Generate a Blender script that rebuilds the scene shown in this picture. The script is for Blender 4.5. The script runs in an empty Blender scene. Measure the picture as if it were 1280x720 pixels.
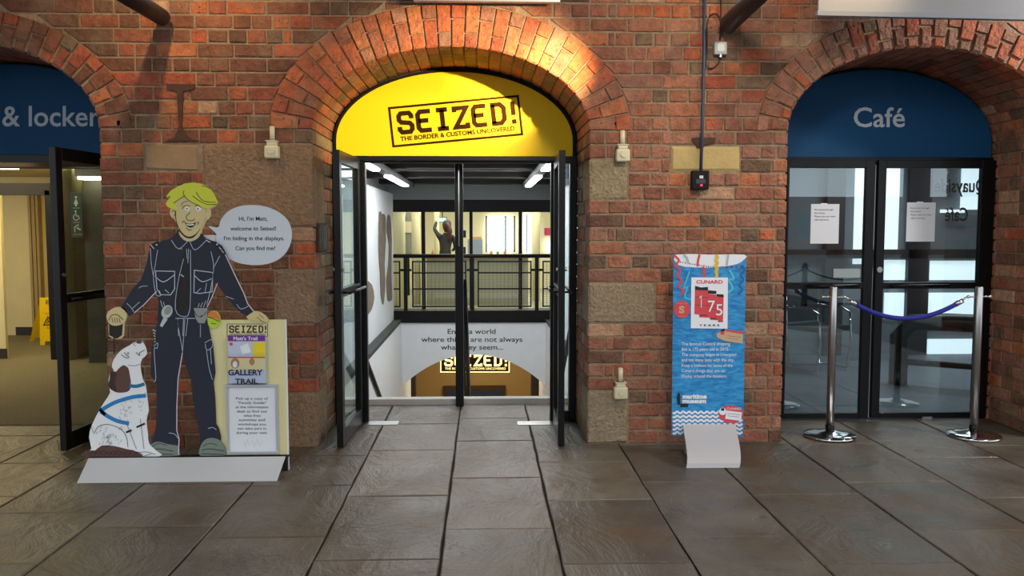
import bpy, math, random
from mathutils import Vector, Matrix
from mathutils.geometry import tessellate_polygon
C = bpy.context.scene
COL = C.collection
random.seed(7)
PI = math.pi

# ---------------------------------------------------------------- camera, world, exposure
FPX = 1050.0
YAW = math.atan(35/1050.0)
PITCH = math.atan(75/1050.0)
CAMP = Vector((0, 0, 1.5))
cd = bpy.data.cameras.new('camera'); cam = bpy.data.objects.new('camera', cd); COL.objects.link(cam)
cd.lens = 36*FPX/1280; cd.sensor_width = 36; cd.clip_end = 500
cam.location = CAMP
cam.rotation_euler = (PI/2-PITCH, 0, -YAW)
C.camera = cam
C.view_settings.view_transform = 'Standard'; C.view_settings.look = 'None'
C.view_settings.gamma = 1; C.view_settings.use_curve_mapping = False
C.view_settings.exposure = 1.13
W = bpy.data.worlds.new('overcast_sky'); C.world = W; W.use_nodes = True
bg = W.node_tree.nodes['Background']; bg.inputs[0].default_value = (0.86, 0.93, 1.0, 1); bg.inputs[1].default_value = 0.85

def area(name, loc, target, size, power, col, sy=None, spread=None):
    l = bpy.data.lights.new(name, 'AREA'); l.energy = power; l.color = col
    l.size = size
    if sy: l.shape = 'RECTANGLE'; l.size_y = sy
    if spread: l.spread = spread
    o = bpy.data.objects.new(name, l); COL.objects.link(o); o.location = loc
    o.rotation_euler = (Vector(target)-Vector(loc)).to_track_quat('-Z', 'Y').to_euler()
    return o
def spot(name, loc, target, ang, power, col, blend=0.4, rad=0.03):
    l = bpy.data.lights.new(name, 'SPOT'); l.energy = power; l.color = col
    l.spot_size = math.radians(ang); l.spot_blend = blend; l.shadow_soft_size = rad
    o = bpy.data.objects.new(name, l); COL.objects.link(o); o.location = loc
    o.rotation_euler = (Vector(target)-Vector(loc)).to_track_quat('-Z', 'Y').to_euler()
    return o
WARM = (1.0, 0.70, 0.36)
# spotlight under the colonnade aimed at the central arch, hot core and wide spill
spot('arch_spotlight', (1.43, 3.6, 2.66), (0.36, 5.95, 2.54), 15, 900, (1, 0.60, 0.24), 0.95)
spot('arch_spotlight_spill', (1.43, 3.62, 2.68), (-0.35, 6.2, 2.45), 34, 380, (1, 0.76, 0.40), 0.8)
# lamps under the colonnade roof throwing light down at the piers and the cafe doorway
area('colonnade_lamp', (5.1, 4.55, 3.45), (2.7, 6.2, 1.3), 0.3, 34, (1, 0.95, 0.88), 0.3)
area('colonnade_lamp', (1.2, 3.2, 3.45), (1.1, 6.0, 1.2), 0.5, 22, (1, 0.88, 0.74), 0.5)
# warm lamps high under the colonnade roof
spot('roof_lamp_warm', (-1.9, 4.6, 3.5), (-2.0, 5.73, 2.9), 100, 34, WARM, 1)
spot('roof_lamp_warm', (2.5, 4.7, 3.5), (2.0, 5.73, 2.9), 90, 30, WARM, 1)
spot('roof_lamp_warm', (-4.2, 3.2, 3.4), (-3.4, 4.4, 0), 110, 30, (1, .78, .4), 1)
area('gallery_ceiling_light', (-0.2, 10.2, 2.2), (-0.2, 10.2, 0), 1.4, 38, (0.95, 0.98, 1), 5.0)
area('lower_lobby_light', (0, 16.6, -0.25), (0, 16.6, -3), 1.6, 34, (1, 0.84, 0.56), 1.6)
area('cafe_back_light', (0, 17.5, 2.5), (0, 17.5, 0), 4.0, 125, (1, 0.96, 0.84), 4)
area('cafe_entrance_fill', (4.6, 8.4, 2.4), (4.6, 8.4, 0), 1.5, 20, (0.9, 0.96, 1), 1.0)  # added fill to brighten the dark lobby, not a known fitting
area('toilet_lobby_light', (-5.2, 9.2, 2.15), (-5.0, 9.2, 0), 2.5, 52, (1, 0.86, 0.52), 3.0)

D = 5.73          # front plane of the brick wall
PY = 6.43         # plane of the door frames and fascia panels
_f = Vector((math.sin(YAW)*math.cos(PITCH), math.cos(YAW)*math.cos(PITCH), -math.sin(PITCH)))
_r = Vector((math.cos(YAW), -math.sin(YAW), 0))
_u = _r.cross(_f)
def at(px, py, y):
    d = _f*FPX + _r*(px-640) - _u*(py-360)
    return CAMP + d*((y-CAMP.y)/d.y)
def XZ(px, py, y):
    p = at(px, py, y); return (p.x, p.z)
def onfloor(px, py, z=0.0):
    d = _f*FPX + _r*(px-640) - _u*(py-360)
    return CAMP + d*((z-CAMP.z)/d.z)

# ---------------------------------------------------------------- materials
def lin(h):
    h = h.lstrip('#'); out = []
    for i in (0, 2, 4):
        c = int(h[i:i+2], 16)/255
        out.append(c/12.92 if c <= .04045 else ((c+.055)/1.055)**2.4)
    return tuple(out)+(1,)
_m = {}
def mat(name, col, rough=0.6, metal=0.0, noise=0.0, nscale=8, bump=0.0, bscale=60, objcol=False, spec=0.5, emit=None, estr=0, coat=0, alpha=None):
    if name in _m: return _m[name]
    m = bpy.data.materials.new(name); m.use_nodes = True
    nt = m.node_tree; N = nt.nodes; L = nt.links
    b = N['Principled BSDF']
    c = lin(col) if isinstance(col, str) else col
    b.inputs['Base Color'].default_value = c; b.inputs['Roughness'].default_value = rough
    b.inputs['Metallic'].default_value = metal; b.inputs['Specular IOR Level'].default_value = spec
    b.inputs['Coat Weight'].default_value = coat
    if emit: b.inputs['Emission Color'].default_value = lin(emit); b.inputs['Emission Strength'].default_value = estr
    src = None
    if objcol:
        oi = N.new('ShaderNodeObjectInfo'); src = oi.outputs['Color']
    tc = N.new('ShaderNodeTexCoord'); geo = N.new('ShaderNodeNewGeometry')
    if noise:
        nz = N.new('ShaderNodeTexNoise'); nz.inputs['Scale'].default_value = nscale; nz.inputs['Detail'].default_value = 8
        nz.inputs['Roughness'].default_value = .65
        L.new(geo.outputs['Position'], nz.inputs['Vector'])
        mr = N.new('ShaderNodeMapRange'); mr.inputs[1].default_value = .25; mr.inputs[2].default_value = .75
        mr.inputs[3].default_value = 1-noise; mr.inputs[4].default_value = 1+noise
        L.new(nz.outputs['Fac'], mr.inputs[0])
        vm = N.new('ShaderNodeVectorMath'); vm.operation = 'SCALE'
        if src: L.new(src, vm.inputs[0])
        else: vm.inputs[0].default_value = c[:3]
        L.new(mr.outputs[0], vm.inputs['Scale'])
        src = vm.outputs[0]
    if src: L.new(src, b.inputs['Base Color'])
    if bump:
        nb = N.new('ShaderNodeTexNoise'); nb.inputs['Scale'].default_value = bscale; nb.inputs['Detail'].default_value = 6
        L.new(geo.outputs['Position'], nb.inputs['Vector'])
        bp = N.new('ShaderNodeBump'); bp.inputs['Strength'].default_value = 1; bp.inputs['Distance'].default_value = bump
        L.new(nb.outputs['Fac'], bp.inputs['Height']); L.new(bp.outputs[0], b.inputs['Normal'])
    _m[name] = m
    return m
def glassmat(name, tint=(.93, .97, .96), refl=1.5, rough=0.0):
    m = bpy.data.materials.new(name); m.use_nodes = True
    nt = m.node_tree; N = nt.nodes; L = nt.links; N.clear()
    o = N.new('ShaderNodeOutputMaterial'); t = N.new('ShaderNodeBsdfTransparent'); g = N.new('ShaderNodeBsdfGlossy')
    t.inputs[0].default_value = tint+(1,); g.inputs['Roughness'].default_value = rough; g.inputs[0].default_value = (.95, 1, 1, 1)
    f = N.new('ShaderNodeFresnel')
    gg = N.new('ShaderNodeNewGeometry'); io = N.new('ShaderNodeMix'); io.data_type = 'FLOAT'
    io.inputs[2].default_value = refl; io.inputs[3].default_value = 1/refl; L.new(gg.outputs['Backfacing'], io.inputs[0]); L.new(io.outputs[0], f.inputs[0])
    mx = N.new('ShaderNodeMixShader')
    L.new(f.outputs[0], mx.inputs[0]); L.new(t.outputs[0], mx.inputs[1]); L.new(g.outputs[0], mx.inputs[2]); L.new(mx.outputs[0], o.inputs[0])
    return m
BRICK = None
def brickmat():
    m = bpy.data.materials.new('old_red_brick'); m.use_nodes = True
    nt = m.node_tree; N = nt.nodes; L = nt.links; b = N['Principled BSDF']
    oi = N.new('ShaderNodeObjectInfo'); geo = N.new('ShaderNodeNewGeometry')
    n1 = N.new('ShaderNodeTexNoise'); n1.inputs['Scale'].default_value = 14; n1.inputs['Detail'].default_value = 9; n1.inputs['Roughness'].default_value = .7
    L.new(geo.outputs['Position'], n1.inputs['Vector'])
    mr = N.new('ShaderNodeMapRange'); mr.inputs[1].default_value = .3; mr.inputs[2].default_value = .7; mr.inputs[3].default_value = .55; mr.inputs[4].default_value = 1.32
    L.new(n1.outputs['Fac'], mr.inputs[0])
    vm = N.new('ShaderNodeVectorMath'); vm.operation = 'SCALE'; L.new(oi.outputs['Color'], vm.inputs[0]); L.new(mr.outputs[0], vm.inputs['Scale'])
    # lime and soot stains
    n2 = N.new('ShaderNodeTexNoise'); n2.inputs['Scale'].default_value = 4.5; n2.inputs['Detail'].default_value = 7; n2.inputs['Roughness'].default_value = .7
    L.new(geo.outputs['Position'], n2.inputs['Vector'])
    r2 = N.new('ShaderNodeMapRange'); r2.inputs[1].default_value = .48; r2.inputs[2].default_value = .70; r2.inputs[4].default_value = .6; L.new(n2.outputs['Fac'], r2.inputs[0])
    mx = N.new('ShaderNodeMixRGB'); mx.inputs[2].default_value = lin('8a7460'); L.new(r2.outputs[0], mx.inputs[0]); L.new(vm.outputs[0], mx.inputs[1])
    n3 = N.new('ShaderNodeTexNoise'); n3.inputs['Scale'].default_value = 55; n3.inputs['Detail'].default_value = 3
    L.new(geo.outputs['Position'], n3.inputs['Vector'])
    r3 = N.new('ShaderNodeMapRange'); r3.inputs[1].default_value = .64; r3.inputs[2].default_value = .7; r3.inputs[4].default_value = .75; L.new(n3.outputs['Fac'], r3.inputs[0])
    mx3 = N.new('ShaderNodeMixRGB'); mx3.inputs[2].default_value = lin('3a241c'); L.new(r3.outputs[0], mx3.inputs[0]); L.new(mx.outputs[0], mx3.inputs[1])
    L.new(mx3.outputs[0], b.inputs['Base Color'])
    b.inputs['Roughness'].default_value = .72; b.inputs['Specular IOR Level'].default_value = .35
    nb = N.new('ShaderNodeTexNoise'); nb.inputs['Scale'].default_value = 38; nb.inputs['Detail'].default_value = 7
    L.new(geo.outputs['Position'], nb.inputs['Vector'])
    bp = N.new('ShaderNodeBump'); bp.inputs['Distance'].default_value = .02; bp.inputs['Strength'].default_value = .8
    L.new(nb.outputs['Fac'], bp.inputs['Height']); L.new(bp.outputs[0], b.inputs['Normal'])
    return m
BRICK = brickmat()
MORTAR = mat('lime_mortar', '937f68', .9, noise=.35, nscale=20, bump=.01, bscale=70)
GRANITE = mat('rough_granite', '8a745e', .85, noise=.35, nscale=30, bump=.022, bscale=48, objcol=True)
FLAG = None
def flagmat():
    m = bpy.data.materials.new('york_stone_flag'); m.use_nodes = True
    nt = m.node_tree; N = nt.nodes; L = nt.links; b = N['Principled BSDF']
    oi = N.new('ShaderNodeObjectInfo'); geo = N.new('ShaderNodeNewGeometry')
    def nz(s, d, r=.6, stretch=None):
        n = N.new('ShaderNodeTexNoise'); n.inputs['Scale'].default_value = s; n.inputs['Detail'].default_value = d; n.inputs['Roughness'].default_value = r
        if stretch:
            mp = N.new('ShaderNodeMapping'); mp.inputs['Scale'].default_value = stretch; L.new(geo.outputs['Position'], mp.inputs[0]); L.new(mp.outputs[0], n.inputs['Vector'])
        else: L.new(geo.outputs['Position'], n.inputs['Vector'])
        return n
    def rng(src, a, bb, c, d):
        r = N.new('ShaderNodeMapRange'); r.inputs[1].default_value = a; r.inputs[2].default_value = bb; r.inputs[3].default_value = c; r.inputs[4].default_value = d
        L.new(src, r.inputs[0]); return r.outputs[0]
    big = nz(2.2, 8, .65); fine = nz(45, 6)
    vm = N.new('ShaderNodeVectorMath'); vm.operation = 'SCALE'; L.new(oi.outputs['Color'], vm.inputs[0]); L.new(rng(big.outputs[0], .3, .7, .6, 1.3), vm.inputs['Scale'])
    v2 = N.new('ShaderNodeVectorMath'); v2.operation = 'SCALE'; L.new(vm.outputs[0], v2.inputs[0]); L.new(rng(fine.outputs[0], .3, .7, .88, 1.1), v2.inputs['Scale'])
    st = nz(1.4, 6, .6); mx = N.new('ShaderNodeMixRGB'); mx.inputs[2].default_value = lin('5a4834')
    L.new(rng(st.outputs[0], .45, .65, 0, .75), mx.inputs[0]); L.new(v2.outputs[0], mx.inputs[1])
    sp = nz(7, 4, .5); mx2 = N.new('ShaderNodeMixRGB'); mx2.inputs[2].default_value = lin('2c2822')
    L.new(rng(sp.outputs[0], .66, .72, 0, .5), mx2.inputs[0]); L.new(mx.outputs[0], mx2.inputs[1])
    L.new(mx2.outputs[0], b.inputs['Base Color'])
    L.new(rng(big.outputs[0], .3, .7, .26, .5), b.inputs['Roughness'])
    b.inputs['Specular IOR Level'].default_value = .4
    rv = nz(1.7, 8, .62, (1.2, .8, 1)); rv.inputs['Distortion'].default_value = 1.6; 
    bp = N.new('ShaderNodeBump'); bp.inputs['Distance'].default_value = .06; bp.inputs['Strength'].default_value = .6
    L.new(rv.outputs[0], bp.inputs['Height'])
    b2 = N.new('ShaderNodeBump'); b2.inputs['Distance'].default_value = .003; b2.inputs['Strength'].default_value = .6
    L.new(fine.outputs[0], b2.inputs['Height']); L.new(bp.outputs[0], b2.inputs['Normal']); L.new(b2.outputs[0], b.inputs['Normal'])
    return m
FLAG = flagmat()
BLACK = mat('black_powder_coat', '08080a', .35, spec=.3)
BLACKM = mat('black_matt_metal', '0d0b0a', .55, spec=.25)
CHROME = mat('polished_steel', 'd6d6d6', .12, metal=1)
STEEL = mat('brushed_steel', 'b9bab8', .3, metal=1)
WHITE = mat('white_paint', 'e6e8ea', .55, noise=.04, nscale=5)
CREAMW = mat('cream_wall_paint', 'd9c892', .6, noise=.06, nscale=3)
GLASS = glassmat('clear_glass', refl=1.35)
DGLASS = glassmat('door_glass', (.90, .95, .95), 1.5)
CGLASS = glassmat('cafe_door_glass', (.80, .88, .90), 1.85)

# ---------------------------------------------------------------- mesh helpers
def wloc(p):
    v = Vector((0, 0, 0))
    while p is not None: v += p.location; p = p.parent
    return v
def link(name, me, m=None, parent=None, label=None, kind=None):
    if m is not None and len(me.materials) == 0: me.materials.append(m)
    o = bpy.data.objects.new(name, me); COL.objects.link(o)
    if parent is not None:
        o.parent = parent; o.location = -wloc(parent)
    if label: o['label'] = label
    if kind: o['kind'] = kind
    return o
def recentre(o, p):
    """move the object's own origin to world point p (mesh in world coordinates so far)"""
    d = Vector(p) - (o.location + (wloc(o.parent) if o.parent else Vector()))
    o.data.transform(Matrix.Translation(-d)); o.location = o.location + d
def thing(name, label, cat, loc=(0, 0, 0), group=None, kind=None):
    o = bpy.data.objects.new(name, None); COL.objects.link(o); o.location = loc; o.empty_display_size = .1
    if label: o['label'] = label
    if cat: o['category'] = cat
    if group: o['group'] = group
    if kind: o['kind'] = kind
    return o
def tag(o, label, cat, group=None, kind=None):
    o['label'] = label
    if cat: o['category'] = cat
    if group: o['group'] = group
    if kind: o['kind'] = kind
    return o
def copy_tree(o, parent=None):
    c = o.copy(); COL.objects.link(c)
    if parent is not None: c.parent = parent
    for ch in list(o.children): copy_tree(ch, c)
    return c
class MB:
    def __init__(s): s.v = []; s.f = []
    def box(s, x0, x1, y0, y1, z0, z1):
        n = len(s.v)
        s.v += [(x, y, z) for z in (z0, z1) for y in (y0, y1) for x in (x0, x1)]
        s.f += [tuple(n+i for i in q) for q in ((0, 2, 3, 1), (4, 5, 7, 6), (0, 1, 5, 4), (2, 6, 7, 3), (0, 4, 6, 2), (1, 3, 7, 5))]
        return s
    def hexa(s, pts8):   # bottom 4 ccw, top 4 ccw
        n = len(s.v); s.v += [tuple(p) for p in pts8]
        s.f += [tuple(n+i for i in q) for q in ((3, 2, 1, 0), (4, 5, 6, 7), (0, 1, 5, 4), (1, 2, 6, 5), (2, 3, 7, 6), (3, 0, 4, 7))]
        return s
    def tube(s, pts, r, n=10, caps=True):
        pts = [Vector(p) for p in pts]; base = len(s.v); up = None; K = len(pts)
        rs = r if isinstance(r, (list, tuple)) else [r]*K
        for i, p in enumerate(pts):
            t = (pts[min(i+1, K-1)]-pts[max(i-1, 0)]).normalized()
            if up is None:
                up = Vector((0, 0, 1)) if abs(t.z) < .9 else Vector((1, 0, 0))
            a = t.cross(up).normalized(); up = a.cross(t).normalized()
            for k in range(n):
                th = 2*PI*k/n; s.v.append(tuple(p + (a*math.cos(th)+up*math.sin(th))*rs[i]))
        for i in range(K-1):
            for k in range(n):
                k2 = (k+1) % n
                s.f.append((base+i*n+k, base+i*n+k2, base+(i+1)*n+k2, base+(i+1)*n+k))
        if caps:
            s.f.append(tuple(base+k for k in range(n))[::-1]); s.f.append(tuple(base+(K-1)*n+k for k in range(n)))
        return s
    def lathe(s, prof, cx, cy, n=24, z0=0):
        b = len(s.v); K = len(prof)
        for r, z in prof:
            for k in range(n): s.v.append((cx+r*math.cos(2*PI*k/n), cy+r*math.sin(2*PI*k/n), z+z0))
        for i in range(K-1):
            for k in range(n):
                k2 = (k+1) % n; s.f.append((b+i*n+k, b+i*n+k2, b+(i+1)*n+k2, b+(i+1)*n+k))
        s.f.append(tuple(b+k for k in range(n))[::-1]); s.f.append(tuple(b+(K-1)*n+k for k in range(n)))
        return s
    def prism(s, poly, y0, y1):
        """XZ polygon extruded along y"""
        A = sum(poly[i][0]*poly[(i+1) % len(poly)][1]-poly[(i+1) % len(poly)][0]*poly[i][1] for i in range(len(poly)))
        if A < 0: poly = poly[::-1]
        n = len(s.v); k = len(poly)
        s.v += [(x, y0, z) for x, z in poly] + [(x, y1, z) for x, z in poly]
        for t in tessellate_polygon([[Vector((x, z, 0)) for x, z in poly]]):
            a, b, c = t
            pa, pb, pc = poly[a], poly[b], poly[c]
            if (pb[0]-pa[0])*(pc[1]-pa[1])-(pc[0]-pa[0])*(pb[1]-pa[1]) < 0: a, c = c, a
            s.f.append((n+a, n+b, n+c)); s.f.append((n+k+c, n+k+b, n+k+a))
        for i in range(k):
            j = (i+1) % k; s.f.append((n+j, n+i, n+k+i, n+k+j))
        return s
    def build(s, name, m, parent=None, label=None, bevel=0, smooth=False, kind=None):
        me = bpy.data.meshes.new(name); me.from_pydata(s.v, [], s.f); me.update()
        o = link(name, me, m, parent, label, kind)
        if smooth:
            for p in me.polygons: p.use_smooth = len(p.vertices) <= 4
        if bevel:
            b = o.modifiers.new('bevel', 'BEVEL'); b.width = bevel; b.segments = 2; b.limit_method = 'ANGLE'
        return o
def box(name, m, x0, x1, y0, y1, z0, z1, parent=None, label=None, bevel=0, kind=None):
    return MB().box(x0, x1, y0, y1, z0, z1).build(name, m, parent, label, bevel, kind=kind)
def box_px(name, m, x0, y0, x1, y1, Y, depth, parent=None, label=None, bevel=0):
    """box whose front face lies on plane y=Y and covers the given picture rectangle there"""
    a = XZ(x0, y0, Y); b = XZ(x1, y1, Y)
    return box(name, m, a[0], b[0], Y, Y+depth, b[1], a[1], parent, label, bevel)
# ================================================================ STRUCTURE
CH = 0.0938
ZS = 23*CH
JL = at(127, 300, D).x; JR = at(983, 300, D).x
CXc, Ac, Bc = at(565, 300, D).x, .928, at(565, 59, D).z-ZS
ARCH = [dict(cx=JL-.93, a=.93, b=Bc+.02, ring=.225, n=26, name='trim_1'),
        dict(cx=CXc, a=Ac, b=Bc, ring=.285, n=30, name='trim_2'),
        dict(cx=JR+.93, a=.93, b=Bc+.02, ring=.225, n=26, name='trim_3')]
for A in ARCH:
    pts = []
    for i in range(0, 181):
        t = PI*i/180
        x = A['a']*math.cos(t); z = A['b']*math.sin(t)
        nx = math.cos(t)/A['a']; nz = math.sin(t)/A['b']; l = math.hypot(nx, nz)
        pts.append((x+A['ring']*nx/l, z+A['ring']*nz/l))
    A['ext'] = pts
def hw(A, z):
    """half width of the hole (opening plus arch ring) at height z"""
    if z < ZS+1e-4: return A['a']
    z -= ZS
    for i in range(90):
        (x0, z0), (x1, z1) = A['ext'][i], A['ext'][i+1]
        if z0 <= z <= z1: return x0+(x1-x0)*(z-z0)/max(1e-6, z1-z0)
    return 0
XMIN, XMAX, ZTOP = -4.0, 4.75, 34*CH

# mortar core of the wall
def core(name, x0, x1):
    m = MB(); F = D+.008; BK = 6.52; o = .014
    def inz(A, x):
        u = (x-A['cx'])/(A['a']+o)
        return None if abs(u) >= 1 else ZS+(A['b']+o)*math.sqrt(max(0, 1-u*u))
    xs = {x0, x1}
    for A in ARCH:
        for i in range(49):
            x = A['cx']-(A['a']+o)*math.cos(PI*i/48)
            if x0 < x < x1: xs.add(x)
    xs = sorted(xs)
    for a, b in zip(xs, xs[1:]):
        mid = (a+b)/2; A = next((A for A in ARCH if abs(mid-A['cx']) < A['a']+o), None)
        if b-a < 1e-5: continue
        if A is None:
            m.box(a, b, F, BK, 0, ZTOP)
        else:
            za = inz(A, a) or ZS; zb = inz(A, b) or ZS
            m.hexa([(a, F, za), (b, F, zb), (b, BK, zb), (a, BK, za), (a, F, ZTOP), (b, F, ZTOP), (b, BK, ZTOP), (a, BK, ZTOP)])
    o = m.build(name, MORTAR, kind='structure')
    return o
wall_left = core('wall_left', -6.2, CXc); wall_right = core('wall_right', CXc, 6.2)
box('wall_light_block', mat('light_block_dark', '3a3630', .9), -6.2, 6.2, 6.49, 6.6, 2.0, ZTOP, kind='structure', label='lintel wall behind the arched panels')  # unseen backing added to stop sky light leaking round the panels
tag(wall_left, 'old red brick pier and wall left of the yellow arch centre', None, kind='structure')
tag(wall_right, 'old red brick pier and wall right of the yellow arch centre', None, kind='structure')

# stones set in the face: pixel rectangles -> world x range and whole courses
STONES = []
def stone(x0, y0, x1, y1, col, dep, par, lab):
    a = XZ(x0, y0, D); b = XZ(x1, y1, D)
    k0 = round(b[1]/CH); k1 = round(a[1]/CH)
    STONES.append((a[0], b[0], k0, k1, col, dep, par, lab))
LX, RX = CXc-Ac, CXc+Ac
pxl = lambda X: 605+X*183.3
stone(179, 177, 250, 211, '93795a', .09, wall_left, 'smooth pale sandstone pad below the rusty iron bracket')
stone(252, 182, 396, 285, '8f7258', .36, wall_left, 'large rough brown granite block')
stone(343, 337, 396, 405, '947a62', .36, wall_left, 'rough granite quoin at hip height')
stone(357, 493, 396, 572, '93795f', .36, wall_left, 'rough granite quoin at the foot of the pier')
stone(735, 203, 785, 252, '9b8a6c', .36, wall_right, 'rough granite quoin level with the door head')
stone(735, 352, 819, 405, '96846a', .36, wall_right, 'long rough granite quoin beside the doorway')
stone(735, 491, 785, 562, '94836a', .36, wall_right, 'rough granite quoin at the foot of the pier')
stone(838, 176, 926, 208, 'b8a06a', .09, wall_right, 'smooth pale sandstone pad behind the conduit')
for i, s in enumerate(STONES):
    s = list(s)
    if s[5] > .3 and s[6] is wall_left: s[1] = LX
    if s[5] > .3 and s[6] is wall_right: s[0] = RX
    STONES[i] = tuple(s)
def inset_prism(q, y0, y1, bev, jit=0):
    """q: 4 XZ points (bl, br, tr, tl): a block with chamfered front"""
    cx = sum(p[0] for p in q)/4; cz = sum(p[1] for p in q)/4
    def ins(p, d):
        dx, dz = cx-p[0], cz-p[1]; r1, r2 = d*random.uniform(.5, 1.9), d*random.uniform(.5, 1.9)
        return (p[0]+(r1 if dx > 0 else -r1), p[1]+(r2 if dz > 0 else -r2))
    fr = [ins(p, bev) for p in q]
    v = [(x, y0+random.uniform(-jit, jit), z) for x, z in fr]+[(x, y0+bev, z) for x, z in q]+[(x, y1, z) for x, z in q]
    f = [(0, 1, 2, 3)]
    for i in range(4):
        j = (i+1) % 4
        f += [(4+i, 4+j, j, i), (8+i, 8+j, 4+j, 4+i)]
    f.append((11, 10, 9, 8))
    return v, f
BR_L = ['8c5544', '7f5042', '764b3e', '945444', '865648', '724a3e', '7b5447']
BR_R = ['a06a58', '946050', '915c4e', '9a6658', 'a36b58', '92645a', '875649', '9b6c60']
BR_HOT = ['ae6246', 'a85c42', 'a35440', 'b06c4e']
BR_DARK = ['6c4c40', '755244', '786052', '6a5448']
def bcol(side, hot=.1, dark=.14, pale=.03):
    r = random.random()
    if r < hot: c = random.choice(BR_HOT)
    elif r < hot+dark: c = random.choice(BR_DARK)
    elif r < hot+dark+pale: c = 'b08c7a'
    else: c = random.choice(BR_L if side == 'l' else BR_R)
    c = lin(c); k = random.uniform(.88, 1.14)
    return (c[0]*k, c[1]*k*.96, c[2]*k*.78, 1)
_bm = {}
def std_brick(w, h, d):
    h = round(h/.004)*.004; k = (round(w, 3), round(h, 3), round(d, 2), random.randint(0, 4))
    if k not in _bm:
        v, f = inset_prism([(-w/2, -h/2), (w/2, -h/2), (w/2, h/2), (-w/2, h/2)], 0, d, .0055, .0016)
        me = bpy.data.meshes.new('brick'); me.from_pydata(v, [], f); me.materials.append(BRICK); _bm[k] = me
    return _bm[k]
NB = {}
def brick(par, x0, x1, z0, z1, col, dep=.06, xt0=None, xt1=None, y=D, j=.0062):
    if y == D and xt0 is None: j = random.uniform(.0042, .0085)
    NB[par.name] = NB.get(par.name, 0)+1
    if xt0 is None:
        w = round((x1-x0-2*j)/.004)*.004; h = z1-z0-2*j
        o = bpy.data.objects.new('brick', std_brick(w, h, dep)); COL.objects.link(o); o.parent = par
        o.location = Vector(((x0+x1)/2, y+random.uniform(-.003, .003), (z0+z1)/2))-wloc(par)
        o.rotation_euler = (0, random.uniform(-.016, .016), 0)
    else:
        q = [(x0+j, z0+j), (x1-j, z0+j), (xt1-j, z1-j), (xt0+j, z1-j)]
        v, f = inset_prism(q, y, y+dep, .005)
        me = bpy.data.meshes.new('brick'); me.from_pydata(v, [], f); me.materials.append(BRICK)
        o = bpy.data.objects.new('brick', me); COL.objects.link(o); o.parent = par; o.location = -wloc(par)
    o.color = col
    return o
JOBS = []; EXTRA = []
for k in range(0, 34):
    z0, z1 = k*CH, (k+1)*CH
    segs = []
    holes = []
    for A in ARCH:
        h0, h1 = hw(A, z0), hw(A, z1)
        if h0 <= 0: continue
        full = h1
        if h0-h1 > .10: h1 = h0-.10
        if full < h1-.02:
            for s_ in (-1, 1):
                xb, xm, xf = A['cx']+s_*h0, A['cx']+s_*h1, A['cx']+s_*full
                lo_, hi_ = (xm, xf) if s_ < 0 else (xf, xm); n_ = max(1, math.ceil((hi_-lo_)/.26))
                for q_ in range(n_):
                    c0_, c1_ = lo_+(hi_-lo_)*q_/n_, lo_+(hi_-lo_)*(q_+1)/n_
                    b0_ = c0_ if s_ < 0 else max(c0_, c1_-.03)
                    b1_ = c1_ if s_ > 0 else min(c1_, c0_+.03)
                    mid_z = z0+.5*CH if q_ == (0 if s_ < 0 else n_-1) else z0+.7*CH
                    EXTRA.append((wall_left if (c0_+c1_)/2 < CXc else wall_right, b0_, b1_, mid_z-.012, z1, c0_, c1_))
        holes.append((A['cx']-h0, A['cx']+h0, A['cx']-h1, A['cx']+h1))
    xl, xlt = XMIN, XMIN
    for a, b, at_, bt in holes:
        if a > xl: segs.append((xl, a, xlt, at_))
        xl, xlt = b, bt
    segs.append((xl, XMAX, xlt, XMAX))
    ss = []
    for a, b, at_, bt in segs:
        cuts = sorted([(s[0], s[1]) for s in STONES if s[2] <= k < s[3] and s[1] > a+.01 and s[0] < b-.01])
        x, xt = a, at_
        for c0, c1 in cuts:
            if c0 > x+.03: ss.append((x, c0, xt, c0))
            x = xt = c1
        if x < b-.03: ss.append((x, b, xt, bt))
    for a, b, at_, bt in ss:
        if a > 3.9 or b < -3.9: pass
        mid = (a+b)/2
        js = []
        for lo, hi, org, sgn, mix in ((-9, CXc, LX, -1, .3), (CXc, 9, RX, 1, .1)):
            x = org
            if k % 2 == 0: steps = [.2525*i for i in range(0, 30)]
            else: steps = [0, .124]+[.179+.124*i for i in range(0, 40)]
            side = [org+sgn*s for s in steps]
            # spandrel above the door uses the same lattice continued the other way
            step = .2525 if k % 2 == 0 else .124
            side += [org-sgn*step*i for i in range(1, 12)]
            js += [q for q in side if lo < q < hi]
        js = sorted(q+random.uniform(-.009, .009) for q in js if a+.05 < q < b-.05)
        clean = []
        for q in js:
            if not clean or q-clean[-1] > .05: clean.append(q)
        js = clean; out = []
        i = 0
        left = mid < CXc
        for q in js:
            r = random.random()
            if k % 2 == 1 and r < (.16 if left else .05): continue
            out.append(q)
        if k % 2 == 0:
            ex = []
            e = [a]+out+[b]
            for u, w in zip(e, e[1:]):
                if w-u > .2 and random.random() < (.28 if left else .08): ex.append((u+w)/2+random.uniform(-.02, .02))
            out = sorted(out+ex)
        e = [a]+out+[b]
        # never longer than a brick
        e2 = [e[0]]
        for w in e[1:]:
            while w-e2[-1] > .30: e2.append(e2[-1]+.2525)
            e2.append(w)
        e = e2
        for i, (u, w) in enumerate(zip(e, e[1:])):
            first, last = i == 0, i == len(e)-2
            par = wall_left if (u+w)/2 < CXc else wall_right
            tl = at_ if first else u; tr = bt if last else w
            slanted = abs(tl-u) > .004 or abs(tr-w) > .004
            JOBS.append((par, u, w, z0, z1, tl, tr, slanted, first, last))
for e_ in EXTRA:
    if -4 < e_[1] < 4.7: JOBS.append(e_+(True, False, False))
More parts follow.
